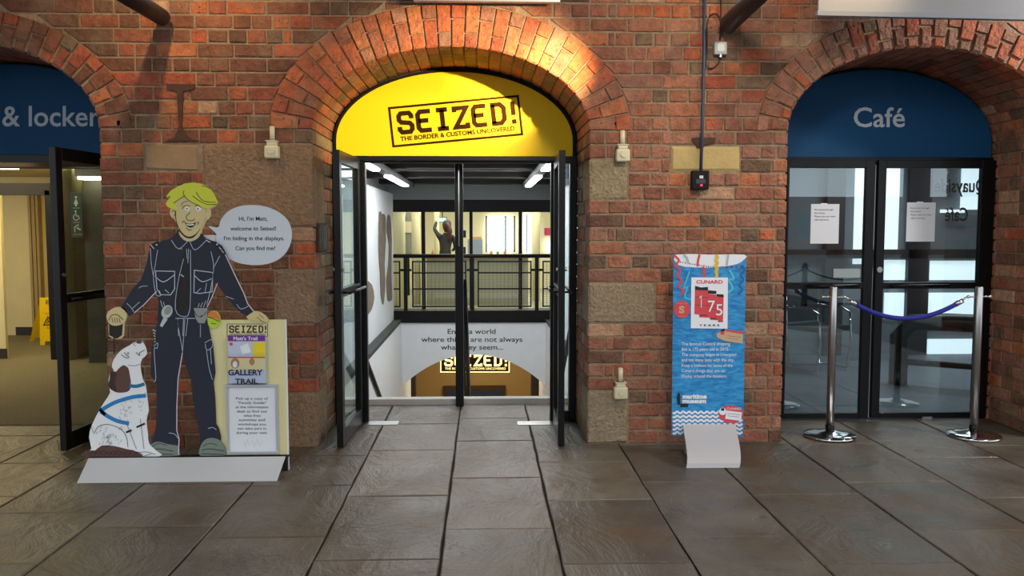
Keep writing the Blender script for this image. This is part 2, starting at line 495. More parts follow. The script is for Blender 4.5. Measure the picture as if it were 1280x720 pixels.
for nm, par in (('l', wall_left), ('r', wall_right)):
    jobs = [j for j in JOBS if j[0] is par]
    # those outside the picture go last and are joined
    def vis(j):
        x = (j[1]+j[2])/2; z = (j[3]+j[4])/2
        return -3.45 < x < 3.95 and z < 3.12
    jobs.sort(key=lambda j: (not vis(j), -(j[2]-j[1])*(j[4]-j[3])))
    field = []
    for n, j in enumerate(jobs):
        _, u, w, z0, z1, tl, tr, sl, first, last = j
        z = (z0+z1)/2; x = (u+w)/2
        hot = .10; dark = .14
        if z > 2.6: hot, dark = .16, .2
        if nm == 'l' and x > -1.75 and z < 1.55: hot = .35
        corner = (first and any(abs(u-(A['cx']+A['a'])) < .01 for A in ARCH)) or (last and any(abs(w-(A['cx']-A['a'])) < .01 for A in ARCH))
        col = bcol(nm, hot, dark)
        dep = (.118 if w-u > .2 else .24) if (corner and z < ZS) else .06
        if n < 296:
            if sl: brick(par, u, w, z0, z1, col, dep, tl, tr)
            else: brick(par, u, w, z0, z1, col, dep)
        else: field.append((u, w, z0, z1, tl, tr, dep))
    if field:
        m = MB()
        for u, w, z0, z1, tl, tr, dep in field:
            j = .0062; v, f = inset_prism([(u+j, z0+j), (w-j, z0+j), (tr-j, z1-j), (tl+j, z1-j)], D, D+dep, .005)
            n = len(m.v); m.v += v; m.f += [tuple(n+i for i in q) for q in f]
        o = m.build('brick_field', BRICK, par, kind='stuff'); o.color = lin(BR_R[1] if nm == 'r' else BR_L[0])
        print('brick field', nm, len(field), 'of', len(jobs))
# stones
def rough_block(name, x0, x1, y0, y1, z0, z1, col, par, lab, amp=.006, m=GRANITE):
    v, f = inset_prism([(x0, z0), (x1, z0), (x1, z1), (x0, z1)], y0, y1, .012, amp)
    me = bpy.data.meshes.new(name); me.from_pydata(v, [], f)
    o = link(name, me, m, par, lab); o.color = lin(col); return o
SAND = mat('smooth_sandstone', 'b09868', .8, noise=.14, nscale=9, bump=.004, bscale=50, objcol=True)
for x0, x1, k0, k1, col, dep, par, lab in STONES:
    if dep > .3: rough_block('quoin_stone', x0+.006, x1-.006 if x1 != LX else x1, D-.004, D+dep, k0*CH+.006, k1*CH-.006, col, par, lab)
    else: rough_block('pad_stone', x0+.008, x1-.008, D-.003, D+dep, k0*CH+.008, k1*CH-.008, col, par, lab, .002, SAND)

# arches: voussoirs on the face, soffit bricks, jamb (reveal) bricks
def epts(A, t, off):
    x = A['a']*math.cos(t); z = A['b']*math.sin(t)
    nx = math.cos(t)/A['a']; nz = math.sin(t)/A['b']; l = math.hypot(nx, nz)
    return (A['cx']+x+off*nx/l, ZS+z+off*nz/l)
for ai, A in enumerate(ARCH):
    root = thing(A['name'], ['brick arch ring and reveal of the blue doorway at the left edge', 'brick arch ring and reveal round the yellow doorway panel', 'deep brick arch ring and reveal of the cafe doorway at the right'][ai], None, (A['cx'], D, 0), kind='structure')
    # equal arc-length parameters
    N = 720; cum = [0]; ts = [PI*i/N for i in range(N+1)]
    for i in range(N):
        p, q = epts(A, ts[i], A['ring']/2), epts(A, ts[i+1], A['ring']/2); cum.append(cum[-1]+math.dist(p, q))
    n = round(cum[-1]/.094); tv = []
    for i in range(n+1):
        s = cum[-1]*i/n
        k = min(range(N+1), key=lambda q: abs(cum[q]-s)); tv.append(ts[k])
    R = A['ring']
    for i in range(n):
        t0, t1 = tv[i], tv[i+1]
        mx = epts(A, (t0+t1)/2, R/2)
        if mx[0] < -4.1 or mx[0] > 4.75: continue
        def piece(o0, o1, y0, y1, bev, col, jt=.0052):
            a, b, c, d = epts(A, t0, o0), epts(A, t1, o0), epts(A, t1, o1), epts(A, t0, o1)
            def sh(p, q, r):  # pull p towards q and r a little
                v = Vector(p); e1 = (Vector(q)-v).normalized(); e2 = (Vector(r)-v).normalized(); w = v+e1*jt+e2*jt*.7; return (w.x, w.y)
            q = [sh(a, b, d), sh(b, a, c), sh(c, d, b), sh(d, c, a)]
            # order bl, br, tr, tl seen from the front
            pts = [q[1], q[0], q[3], q[2]]
            cxm = sum(p[0] for p in pts)/4; czm = sum(p[1] for p in pts)/4
            fr = [(p[0]+(cxm-p[0])*bev/.06, p[1]+(czm-p[1])*bev/.06) for p in pts]
            dy = random.uniform(-.003, .003)
            v = [(x, y0+dy, z) for x, z in fr]+[(x, y0+bev+dy, z) for x, z in pts]+[(x, y1, z) for x, z in pts]
            f = [(0, 1, 2, 3)]
            for u in range(4):
                w = (u+1) % 4; f += [(4+u, 4+w, w, u), (8+u, 8+w, 4+w, 4+u)]
            f.append((11, 10, 9, 8))
            me = bpy.data.meshes.new('brick'); me.from_pydata(v, [], f); me.materials.append(BRICK)
            o = bpy.data.objects.new('brick', me); COL.objects.link(o); o.parent = root; o.location = -root.location; o.color = col
        rnd = .02 if ai != 1 else .008
        side = 'l' if ai == 0 else 'r'
        hotp = .6 if ai == 1 else .3
        f0 = D-.007
        split = R*.66 if i % 2 == 0 else R*.34
        piece(0, split, f0, D+(.11 if i % 2 else .22), rnd, bcol(side, hotp, .02, 0))
        piece(split, R, f0, D+.06, .004, bcol(side, hotp, .03, 0))
        y = D+(.11 if i % 2 else .22)
        while y < 6.5:
            y2 = min(y+.23, 6.5)
            if y2-y > .04: piece(0, .05, y+.007, y2, .003, bcol(side, .12, .3))
            y = y2
    # jamb bricks
    for sx in (-1, 1):
        X = A['cx']+sx*A['a']
        if X < -4.3 or (ai == 0 and sx < 0): continue
        for k in range(0, 23):
            st = any(s[2] <= k < s[3] and s[5] > .3 and (abs(s[1]-X) < .01 or abs(s[0]-X) < .01) for s in STONES)
            y = D+(.365 if st else (.122 if k % 2 == 0 else .245))
            while y < 6.48:
                L_ = .2525 if (k % 2 == 0 or random.random() < .3) else .124
                y2 = min(y+L_, 6.5)
                if y2-y > .03:
                    me = std_brick(round((y2-y-.009)/.004)*.004, CH-.009, .06)
                    o = bpy.data.objects.new('brick', me); COL.objects.link(o); o.parent = root
                    o.location = Vector((X+random.uniform(-.002, .002), (y+y2)/2, (k+.5)*CH))-root.location
                    o.rotation_euler = (0, 0, PI/2 if sx < 0 else -PI/2)
                    if ai == 2: o.color = bcol('r', .05, .4)
                    elif ai == 1 and random.random() < .35: o.color = lin('96836a')
                    else: o.color = bcol('r', .1, .2)
                y = y2
# iron anchor remains
RUST = mat('rusty_iron', '4a3022', .8, noise=.4, nscale=30, bump=.004)
def poly_px(name, pts, Y, thick, m, parent=None, label=None):
    P = [XZ(x, y, Y) for x, y in pts]
    return MB().prism(P, Y, Y+thick).build(name, m, parent, label)
o = poly_px('iron_bracket', [(208, 105), (243, 105), (243, 111), (229, 114), (227, 160), (236, 172), (248, 176), (207, 176), (218, 172), (223, 160), (221, 114), (208, 111)], D-.012, .03, RUST)
tag(o, 'rusty I-shaped iron anchor set in the brick above the left sandstone pad', 'bracket')
o = poly_px('iron_bracket', [(865, 172), (895, 172), (893, 179), (881, 181), (879, 186), (871, 185), (870, 180), (865, 177)], D-.010, .02, RUST)
tag(o, 'broken rusty iron anchor stub behind the conduit above the right sandstone pad', 'bracket')

# ---------------------------------------------------------------- floor
floor = box('floor', mat('floor_bedding', '1d1a17', .9), -6.5, 7, -6, 7.09, -.12, -.016, kind='structure', label='bedding under the stone flags')
cols = [-5.1, -4.5, -3.8, -3.1, -2.61, -2.0, -1.37, -.775, -.2, .345, .935, 1.51, 2.13, 2.75, 3.38, 4.0, 4.6, 5.3]
yy = lambda py, px=600: onfloor(px, py).y
joints = {8: [(620, 551), (620, 597), (620, 661), (620, 523)], 7: [(510, 563), (480, 620), (450, 700), (520, 530)], 9: [(700, 578), (720, 625), (760, 704), (660, 530)],
          10: [(840, 602), (860, 671)], 11: [(1000, 553), (970, 618), (990, 706)], 12: [(1080, 603), (1150, 664)], 13: [(1260, 622)],
          6: [(370, 607), (330, 671)], 5: [(250, 605)], 4: [(120, 640)]}
FCOL = ['6c655a', '665f54', '686257', '605b51', '6d655b', '645d54']
LFC = ['716550', '6c604a', '73684f']
for ci in range(len(cols)-1):
    x0, x1 = cols[ci], cols[ci+1]
    js = sorted(onfloor(px, py).y for px, py in joints.get(ci, []))
    inC = 6 <= ci <= 9
    ymax = 7.09 if inC else 6.42
    lo = js[0] if js else 3.3+random.uniform(0, .6)
    y = lo
    while y > .3: y -= random.uniform(.55, .95); js.append(y)
    y = max(js)
    while y < ymax-.9: y += random.uniform(.5, .9); js.append(y)
    js = sorted(js)+[ymax]
    for a, b in zip(js, js[1:]):
        if b-a < .05: continue
        g = .0032; h = random.uniform(-.002, .002)
        w0 = [random.uniform(-.006, .006) for _ in range(4)]
        z1 = 0; m = MB()
        X0, X1, Y0, Y1 = x0+g, x1-g, a+g, b-g
        c = .005
        n = 0
        m.v = [(X0, Y0, -.05), (X1, Y0, -.05), (X1, Y1, -.05), (X0, Y1, -.05), (X0, Y0, -c+h), (X1, Y0, -c+h), (X1, Y1, -c+h), (X0, Y1, -c+h),
               (X0+c, Y0+c, h), (X1-c, Y0+c, h), (X1-c, Y1-c, h), (X0+c, Y1-c, h)]
        m.f = [(8, 9, 10, 11)]
        for u in range(4):
            w = (u+1) % 4; m.f += [(u, w, 4+w, 4+u), (4+u, 4+w, 8+w, 8+u)]
        m.v = []; m.f = []; NX = 5
        ring = []
        for (ax, ay), (bx_, by_) in (((X0, Y0), (X1, Y0)), ((X1, Y0), (X1, Y1)), ((X1, Y1), (X0, Y1)), ((X0, Y1), (X0, Y0))):
            for q in range(NX):
                e = random.uniform(0, .005) if q else 0
                px_, py_ = ax+(bx_-ax)*q/NX, ay+(by_-ay)*q/NX
                nx_, ny_ = -(by_-ay), (bx_-ax); l_ = math.hypot(nx_, ny_); ring.append((px_+nx_/l_*e, py_+ny_/l_*e))
        K_ = len(ring); mxx, myy = (X0+X1)/2, (Y0+Y1)/2
        inn = [(px_+(c if px_ < mxx else -c), py_+(c if py_ < myy else -c)) for px_, py_ in ring]
        m.v = [(u_, w_, -.05) for u_, w_ in ring]+[(u_, w_, -c+h) for u_, w_ in ring]+[(u_, w_, h) for u_, w_ in inn]
        m.f = [tuple(range(2*K_, 3*K_))]
        for u in range(K_):
            w = (u+1) % K_; m.f += [(u, w, K_+w, K_+u), (K_+u, K_+w, 2*K_+w, 2*K_+u)]
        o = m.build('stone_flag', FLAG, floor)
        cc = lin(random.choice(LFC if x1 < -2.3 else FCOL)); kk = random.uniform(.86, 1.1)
        if -.9 < x0 < .9 and a > 3.8: kk *= 1.22  # light from the doorway painted in as paler flags
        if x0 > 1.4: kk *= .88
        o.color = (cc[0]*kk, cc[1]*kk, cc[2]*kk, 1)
# roof of the colonnade over the pavement, dark iron columns on the quay edge (reflected in the cafe glass)
box('ceiling', mat('colonnade_soffit', '6a5a4a', .9, noise=.2), -9, 10, .2, 5.74, 3.6, 3.75, kind='structure', label='soffit of the colonnade above the pavement')
# ================================================================ FASCIA PANELS, DOOR FRAMES
def ell_poly(A, pull, zb, n=40, gap=.0):
    a = A['a']-gap; b = A['b']-gap
    pts = [(A['cx']+a*math.cos(PI*i/n), ZS+b*math.sin(PI*i/n)) for i in range(n+1)]
    return [(A['cx']+a, zb)]+pts+[(A['cx']-a, zb)]
ZH = at(568, 196, PY).z
YEL = mat('yellow_fascia', 'f5d005', .5, spec=.3); 
BLUE = mat('dark_blue_fascia', '0e446e', .6, spec=.2)
PRINT = mat('dark_print', '331d0a', .8, spec=.1); WPRINT = mat('pale_grey_lettering', 'b4c0cc', .6)
def ribbon(pts, w, closed=False):
    """flat stroke along 2D points -> verts2d, faces"""
    P = [Vector(p) for p in pts]; K = len(P); V = []; F = []
    for i in range(K):
        a = P[i-1] if (i > 0 or closed) else None; b = P[(i+1) % K] if (i < K-1 or closed) else None
        d0 = (P[i]-a).normalized() if a is not None and (P[i]-a).length > 1e-9 else None
        d1 = (b-P[i]).normalized() if b is not None and (b-P[i]).length > 1e-9 else None
        if d0 is None: d0 = d1
        if d1 is None: d1 = d0
        if d0 is None: d0 = d1 = Vector((1, 0))
        n0 = Vector((-d0.y, d0.x)); n1 = Vector((-d1.y, d1.x)); nn = n0+n1
        if nn.length < .3: nn = n0
        nn.normalize(); k = 1/max(.5, nn.dot(n0)); nn = nn*(w/2*k)
        V += [tuple(P[i]+nn), tuple(P[i]-nn)]
    for i in range(K-1 if not closed else K):
        j = (i+1) % K; F.append((2*i, 2*i+1, 2*j+1, 2*j))
    return V, F
class Flat:
    """flat print: shapes given in the picture frame of a real plane y=Y, built on that plane"""
    def __init__(s, Y, f=None): s.Y = Y; s.V = []; s.F = []; s.f = f
    def _p(s, x, y, lay=0):
        if s.f: x, y = s.f(x, y)
        p = at(x, y, s.Y); return (p.x, s.Y-lay*.0012, p.z)
    def poly(s, pts, lay=1):
        n = len(s.V); s.V += [s._p(x, y, lay) for x, y in pts]
        for t in tessellate_polygon([[Vector((x, y, 0)) for x, y in pts]]): s.F.append(tuple(n+i for i in t))
        return s
    def stroke(s, pts, w, lay=1, closed=False, taper=False):
        V, F = ribbon(pts, w, closed); n = len(s.V)
        s.V += [s._p(x, y, lay) for x, y in V]; s.F += [tuple(n+i for i in f) for f in F]; return s
    def ell(s, cx, cy, rx, ry, lay=1, n=24, rot=0):
        c, sn = math.cos(rot), math.sin(rot)
        return s.poly([(cx+rx*math.cos(2*PI*i/n)*c-ry*math.sin(2*PI*i/n)*sn, cy+rx*math.cos(2*PI*i/n)*sn+ry*math.sin(2*PI*i/n)*c) for i in range(n)], lay)
    def rect(s, x0, y0, x1, y1, lay=1): return s.poly([(x0, y0), (x1, y0), (x1, y1), (x0, y1)], lay)
    def text(s, txt, x0, x1, base, cap, lay=2, ratio=None, bold=0.0):
        """fit txt between x0 and x1, baseline y=base, capital height cap (pixels)"""
        V, F, (a, b) = glyphs(txt, bold); n = len(s.V); k = (x1-x0)/(b-a)
        s.V += [s._p(x0+(x-a)*k, base-y*cap, lay) for x, y in V]; s.F += [tuple(n+i for i in f) for f in F]; return s
    def build(s, name, m, parent=None, label=None):
        me = bpy.data.meshes.new(name); me.from_pydata(s.V, [], s.F); me.update()
        # face the viewer (-y)
        import bmesh as _b
        bm = _b.new(); bm.from_mesh(me)
        for f in bm.faces:
            f.normal_update()
            if f.normal.y > 0: f.normal_flip()
        bm.to_mesh(me); bm.free()
        return link(name, me, m, parent, label)
_g = {}
def glyphs(txt, bold=0.0):
    """text outline as filled 2D mesh, capital height 1"""
    if (txt, bold) in _g: return _g[(txt, bold)]
    cu = bpy.data.curves.new('t', 'FONT'); cu.body = txt; cu.size = 1; cu.offset = bold; cu.resolution_u = 3; cu.fill_mode = 'FRONT'
    o = bpy.data.objects.new('t', cu); COL.objects.link(o)
    dg = bpy.context.evaluated_depsgraph_get(); dg.update()
    me = bpy.data.meshes.new_from_object(o.evaluated_get(dg))
    V = [(v.co.x, v.co.y/.72) for v in me.vertices]; F = [tuple(p.vertices) for p in me.polygons]
    bpy.data.objects.remove(o); bpy.data.curves.remove(cu); bpy.data.meshes.remove(me)
    xs = [v[0] for v in V] or [0, 1]
    _g[(txt, bold)] = (V, F, (min(xs), max(xs))); return _g[(txt, bold)]
def smooth(pts, k=4, closed=True):
    n = len(pts); out = []
    rngi = range(n) if closed else range(n-1)
    for i in rngi:
        if closed: p0, p1, p2, p3 = pts[i-1], pts[i], pts[(i+1) % n], pts[(i+2) % n]
        else: p0, p1, p2, p3 = pts[max(i-1, 0)], pts[i], pts[i+1], pts[min(i+2, n-1)]
        for q in range(k):
            t = q/k
            out.append(tuple(.5*((2*p1[c])+(-p0[c]+p2[c])*t+(2*p0[c]-5*p1[c]+4*p2[c]-p3[c])*t*t+(-p0[c]+3*p1[c]-3*p2[c]+p3[c])*t**3) for c in (0, 1)))
    if not closed: out.append(pts[-1])
    return out
STAMP = {'S': [[(.95, .70), (.95, .86), (.8, 1), (.2, 1), (.05, .86), (.05, .66), (.2, .53), (.8, .47), (.95, .34), (.95, .14), (.8, 0), (.2, 0), (.05, .14), (.05, .3)]],
         'E': [[(1, 1), (.25, 1), (.08, .85), (.08, .15), (.25, 0), (1, 0)], [(.1, .52), (.82, .52)]],
         'I': [[(.1, 1), (.9, 1)], [(.5, 1), (.5, 0)], [(.1, 0), (.9, 0)]],
         'Z': [[(.06, .8), (.06, 1), (.94, 1), (.08, 0), (.95, 0), (.95, .2)]],
         'D': [[(0, 1), (.7, 1), (.95, .8), (.95, .2), (.7, 0), (0, 0)], [(.17, 1), (.17, 0)]],
         '!': [[(.28, 1.08), (.28, .36)], [(.28, .14), (.28, -.1)]]}
def stamp(F, x0, y0, x1, y1, lay=2, box=True, sub=True, bw=None, sb=.03, sw=.118):
    """the SEIZED! stamp in rectangle (its own frame)"""
    w = x1-x0; h = y1-y0; bw = bw or h*.058
    if box: F.stroke([(x0, y0), (x1, y0), (x1, y1), (x0, y1)], bw, lay, closed=True)
    top = y0+h*(.17 if sub else .2); bot = y0+h*(.66 if sub else .8); lw = w*.107; adv = w*.1435; st = h*sw
    for i, c in enumerate('SEIZED!'):
        gx = x0+w*.06+i*adv
        for pl in STAMP[c]:
            F.stroke([(gx+u*lw*(1), bot-v*(bot-top)) for u, v in pl], st, lay)
    if sub: F.text('THE BORDER & CUSTOMS UNCOVERED', x0+w*.06, x1-w*.05, y1-h*.12, h*.115, lay, bold=sb)
for ai, A in enumerate(ARCH):
    nm = ['blue_fascia_panel', 'yellow_fascia_panel', 'blue_fascia_panel'][ai]
    t = thing(nm, ['dark blue arched panel reading & lockers over the left doorway', 'bright yellow arched panel with the SEIZED! stamp over the open doors', 'dark blue arched panel reading Café over the closed doors'][ai], 'sign', (A['cx'], PY, ZH))
    MB().prism(ell_poly(A, 0, ZH, gap=.012), PY+.01, PY+.05).build('edge_frame', BLACKM, t)
    MB().prism(ell_poly(A, 0, ZH, gap=.035 if ai == 1 else .02), PY, PY+.012).build('panel', YEL if ai == 1 else BLUE, t)
    if ai == 1:
        ang = math.atan2(-15.2, 160.0)
        def fr(x, y, ca=math.cos(ang), sa=math.sin(ang)): return (489+x*ca-y*sa*1.0, 135+x*sa+y*ca) if True else None
        F = Flat(PY, lambda x, y: (486.5+x*.9955+y*.11, 135.2-x*.0935+y*.985))
        stamp(F, 0, 0, 161.5, 48.5); F.build('stamp_print', PRINT, t)
    elif ai == 0:
        Flat(PY).text('& lockers', 3, 137, 157.5, 26, bold=.012).build('lettering', WPRINT, t)
    else:
        Flat(PY).text('Café', 1067, 1131, 158.5, 25, bold=.012).build('lettering', WPRINT, t)
    # overhead frame bar and jamb posts of the doorway
    fr_ = thing('door_%d' % (ai+1), ['black metal door frame of the left doorway', 'black metal frame of the open central doorway', 'black metal frame of the closed cafe doorway'][ai], None, (A['cx'], PY, 0), kind='structure')
    x0, x1 = A['cx']-A['a'], A['cx']+A['a']
    box('head_bar', BLACK, x0, x1, PY-.006, PY+.07, ZH-.028 if ai == 1 else ZH-.05, ZH+.006, fr_, bevel=.003)
    for X in (x0, x1-.055):
        box('jamb_post', BLACK, X, X+.055, PY-.012, PY+.07, 0, ZH-.02, fr_, bevel=.004)
    if ai < 2:
        for X, wd in ((x0+.20, .05), (x1-.20, .05)):
            box('mullion', BLACK, X, X+wd, PY, PY+.06, 0, ZH-.05, fr_, bevel=.004)
        for a, b in ((x0+.055, x0+.20), (x1-.15, x1-.055)):
            box('sidelight_pane', DGLASS, a, b, PY+.03, PY+.036, .08, ZH-.05, fr_)
            box('sidelight_rail', BLACK, a, b, PY+.01, PY+.06, 0, .08, fr_)

# ---------------------------------------------------------------- open door leaves
def leaf(name, label, hx, hy, ex, ey, h, rail_z, bar_side):
    """glazed leaf, hinge stile at (hx,hy), outer stile at (ex,ey)"""
    t = thing(name, label, 'door', (hx, hy, 0), 'open glazed door leaves')
    L_ = math.hypot(ex-hx, ey-hy); ang = math.atan2(ey-hy, ex-hx); th = .022
    def put(o):
        o.data.transform(Matrix.Rotation(ang, 4, 'Z')); o.location = (0, 0, 0); return o
    def bx(nm, a, b, y0, y1, z0, z1, m=BLACK, bev=.003, par=t):
        o = MB().box(a, b, y0, y1, z0, z1).build(nm, m, None, bevel=bev); o.parent = par; put(o); return o
    bx('stile', 0, .07, -th, th, .012, h); bx('stile', L_-.07, L_, -th, th, .012, h)
    bx('rail', .07, L_-.07, -th, th, h-.085, h); bx('rail', .07, L_-.07, -th, th, .012, .13); bx('rail', .07, L_-.07, -th, th, rail_z-.03, rail_z+.03)
    bx('pane', .07, L_-.07, -.004, .004, .13, rail_z-.03, DGLASS, 0); bx('pane', .07, L_-.07, -.004, .004, rail_z+.03, h-.085, DGLASS, 0)
    hd = MB()
    for s in (-1, 1):
        hd.tube([(.10, s*(th+.045), rail_z), (L_-.06, s*(th+.045), rail_z)], .011, 8)
        for q in (.13, L_-.09): hd.tube([(q, s*th*.8, rail_z), (q, s*(th+.045), rail_z)], .008, 8)
    o = hd.build('push_bar', BLACK, None, smooth=True); o.parent = t; put(o)
    lk = MB()
    for s in (-1, 1): lk.tube([(L_-.035, s*th, rail_z+.16), (L_-.035, s*(th+.014), rail_z+.16)], .013, 12)
    o = lk.build('lock_cylinder', STEEL, None); o.parent = t; put(o)
    return t
def leaf_px(name, label, hinge_px, edge_px, Ye, h=None):
    h_ = at(hinge_px, 400, PY-.03); e = at(edge_px, 400, Ye)
    return leaf(name, label, h_.x, PY-.03, e.x, Ye, h or 2.02, 1.06, 1)
leaf_px('glazed_door', 'glazed black door leaf opened outward at the left side of the yellow doorway', 449, 423, 5.66)
leaf_px('glazed_door', 'glazed black door leaf seen edge on at the right side of the yellow doorway', 695, 702, 5.66)
t = leaf('glazed_door', 'glazed black door leaf opened outward at the left edge, under the blue lockers panel', ARCH[0]['cx']+.93-.16, PY-.03, at(73, 400, 5.62).x, 5.62, 2.03, 1.03, 1)
# threshold plates
for a, b, s in ((455, 499, 'left'), (647, 692, 'right')):
    p, q = onfloor(a, 532), onfloor(b, 527)
    o = box('floor_spring_cover', STEEL, p.x, q.x, p.y, q.y, -.004, .006, bevel=.001)
    tag(o, 'steel floor spring cover plate at the foot of the %s open door' % s, 'plate')

# ---------------------------------------------------------------- cafe doors (closed)
CY = PY-.04
def cafe_leaf(lab, x0, x1, xs, notice):
    """x0,x1 outer pixel edges; xs: glass pixel edges"""
    t = thing('glazed_door', lab, 'door', tuple(at((x0+x1)/2, 400, CY).xy)+(0,))
    zt = at(1100, 200, CY).z; X0, X1 = at(x0, 360, CY).x, at(x1, 360, CY).x; G0, G1 = at(xs[0], 360, CY).x, at(xs[1], 360, CY).x
    z = lambda py: at(1100, py, CY).z
    yb = CY+.045
    box('stile', BLACK, X0, G0, CY, yb, .015, zt, t, bevel=.003); box('stile', BLACK, G1, X1, CY, yb, .015, zt, t, bevel=.003)
    box('rail', BLACK, G0, G1, CY, yb, z(210), zt, t, bevel=.003); box('rail', BLACK, G0, G1, CY, yb, .015, z(516), t, bevel=.003)
    box('rail', BLACK, G0, G1, CY, yb, z(361), z(353), t, bevel=.003)
    box('pane', CGLASS, G0, G1, CY+.02, CY+.026, z(353), z(210), t); box('pane', CGLASS, G0, G1, CY+.02, CY+.026, z(516), z(361), t)
    hd = MB(); a, b = G0+.15, G1-.06
    if notice == 'r': a, b = G0+.05, G1-.25
    hd.tube([(a, CY-.04, z(357)), (b, CY-.04, z(357))], .012, 8)
    for q in (a+.03, b-.03): hd.tube([(q, CY, z(357)), (q, CY-.04, z(357))], .008, 8)
    hd.build('push_bar', BLACK, t, smooth=True)
    return t
tl = cafe_leaf('left closed glazed cafe door leaf behind the rope barrier', 981, 1090, (984, 1079), 'l')
tr = cafe_leaf('right closed glazed cafe door leaf with a round lock', 1094, 1243, (1104, 1222), 'r')
z_ = lambda py: at(1100, py, CY).z
lk = MB(); p = at(1099, 337, CY); lk.tube([(p.x, CY, p.z), (p.x, CY-.012, p.z)], .022, 20); lk.build('lock_cylinder', STEEL, tr, 'round steel lock')
box_px('letter_plate', mat('grey_plate', '9aa6a8', .4), 1042, 336, 1075, 347, CY+.012, .006, tl, 'small pale rectangular sticker plate')
box_px('maker_plate', STEEL, 1153, 521, 1165, 526, CY-.003, .004, tr, 'small steel maker plate on the bottom rail')
PAPER = mat('white_paper', 'dfe3ea', .8); INK = mat('black_ink', '2a2a30', .8)
for (x0, y0, x1, y1, s) in ((1014, 255, 1048, 304.5, 'left'), (1134, 253, 1168, 302, 'right')):
    Yp = CY+.0165
    t = thing('paper_notice', 'white A4 paper notice taped inside the upper glass of the %s cafe door' % s, 'notice', tuple(at((x0+x1)/2, y1, Yp)), group='paper notices on the cafe doors')
    a, b = at(x0, y0, Yp), at(x1, y1, Yp)
    MB().box(a.x, b.x, Yp, Yp+.001, b.z, a.z).build('sheet', PAPER, t)
    F = Flat(Yp)
    for i, s_ in enumerate(['No access through', 'this door.', 'Please use our main', 'café entrance']):
        F.text(s_, x0+4, x0+4+len(s_)*1.38, y0+8+i*4.2, 2.1, 1)
    F.build('lettering', INK, t)
    box_px('tape', mat('clear_tape', 'e8eef4', .2), x0+12, y0-1, x0+20, y0+1.5, Yp-.001, .0008, t)
# ================================================================ CARTOON STANDEE
SY = 5.16
NAVY = mat('navy_print', '151b30', .6); SKIN = mat('cartoon_skin_print', 'd3c38e', .6); HAIR = mat('yellow_hair_print', 'cfd63a', .6)
KLINE = mat('black_line_print', '0c0b0d', .6); WLINE = mat('pale_blue_line_print', 'b9c4dd', .6); WPR = mat('white_print', 'e9edf2', .6)
SHOE = mat('grey_green_print', '76837a', .6); BROWN = mat('brown_print', '5a3c36', .6); DBROWN = mat('dark_brown_print', '35221f', .6)
LBLUE = mat('harness_blue_print', '1c7fc4', .6); GREYP = mat('mid_grey_print', '8f9696', .6); ORANGE = mat('orange_print', 'dd7a35', .6)
LIME = mat('lime_print', 'b6d431', .6); CREAMP = mat('cream_board_print', 'e0d7a0', .6); BASEW = mat('base_board_white', 'c3c7cc', .5)
FOAM = mat('white_foam_board_edge', 'dfe2e6', .6); PINKW = mat('cut_edge_white_print', 'd8c9d8', .6)
st = thing('cartoon_standee', 'flat cutout display of a blond cartoon officer with a sitting dog and cream info board', 'standee', tuple(at(230, 570, SY).xy)+(0,))
def cut(name, pts, thick=.008, Y=SY, parent=st, m=FOAM, grow=0, label=None):
    return poly_px(name, pts, Y, thick, m, parent, label)
BOARD_Y = SY+.012
# the man
body = [(223, 288), (214, 298), (203, 301), (189, 306), (186, 316), (183, 330), (176, 350), (165, 362), (151, 384), (162, 395), (168, 391), (179, 381), (195.5, 364), (198, 379), (197, 398),
        (197, 404), (194.5, 410.5), (194.4, 427), (189.4, 433), (188, 469), (193.6, 476), (196, 483), (195, 535), (191, 547), (190, 555), (222.5, 555), (223.5, 547), (221.4, 538), (221.4, 505), (223, 472), (228.3, 440.5),
        (232.5, 460), (239.4, 477), (241, 499), (245, 519), (249, 541), (250.5, 556), (275.5, 556), (276, 546), (273.5, 536), (270, 530), (268.6, 497), (266.5, 478), (269, 466), (266, 433), (262, 416), (259, 400), (258, 384), (264, 372), (268, 354), (272, 356),
        (281.7, 370), (292.5, 383), (301.5, 391), (308.7, 395), (318, 390), (310.5, 380), (305, 366.5), (292.5, 341), (283, 318), (277, 307), (268, 302), (262, 300), (257, 298), (251, 291), (243, 284), (230, 284)]
man = cut('figure_board', body, m=NAVY, label='navy uniform shirt, tie and trousers of the cartoon man')
def layer(name, m, parent, fn, Y=SY, label=None):
    F = Flat(Y); fn(F); return F.build(name, m, parent, label)
z2 = lambda L: [(180+x/8, 220+y/8) for x, y in L]
z4 = lambda L: [(120+x/5.565, 300+y/5.565) for x, y in L]
z7 = lambda L: [(170+x/3.6, 380+y/3.6) for x, y in L]
hairp = smooth(z2([(222, 215), (268, 150), (330, 112), (400, 82), (480, 70), (560, 78), (640, 108), (690, 160), (725, 225), (742, 278), (690, 295), (650, 330), (600, 318), (540, 300), (490, 275), (445, 238), (410, 202), (370, 218), (320, 255), (305, 275), (330, 300), (335, 350), (300, 330), (262, 322), (220, 278), (262, 225)]), 3)
facep = smooth(z2([(410, 195), (350, 230), (308, 275), (325, 300), (322, 350), (320, 410), (335, 480), (362, 540), (400, 585), (450, 606), (500, 592), (540, 556), (575, 505), (602, 455), (618, 400), (612, 330), (560, 290), (500, 270), (450, 225)]), 3)
cut('head_board', smooth(z2([(330, 112), (480, 66), (640, 108), (738, 278), (660, 330), (665, 400), (620, 450), (580, 540), (562, 600), (450, 660), (355, 600), (340, 500), (300, 430), (262, 370), (268, 325), (218, 278)]), 2), m=SKIN, label='skin coloured face and neck board')
layer('hair', HAIR, man, lambda F: F.poly(hairp, 4))
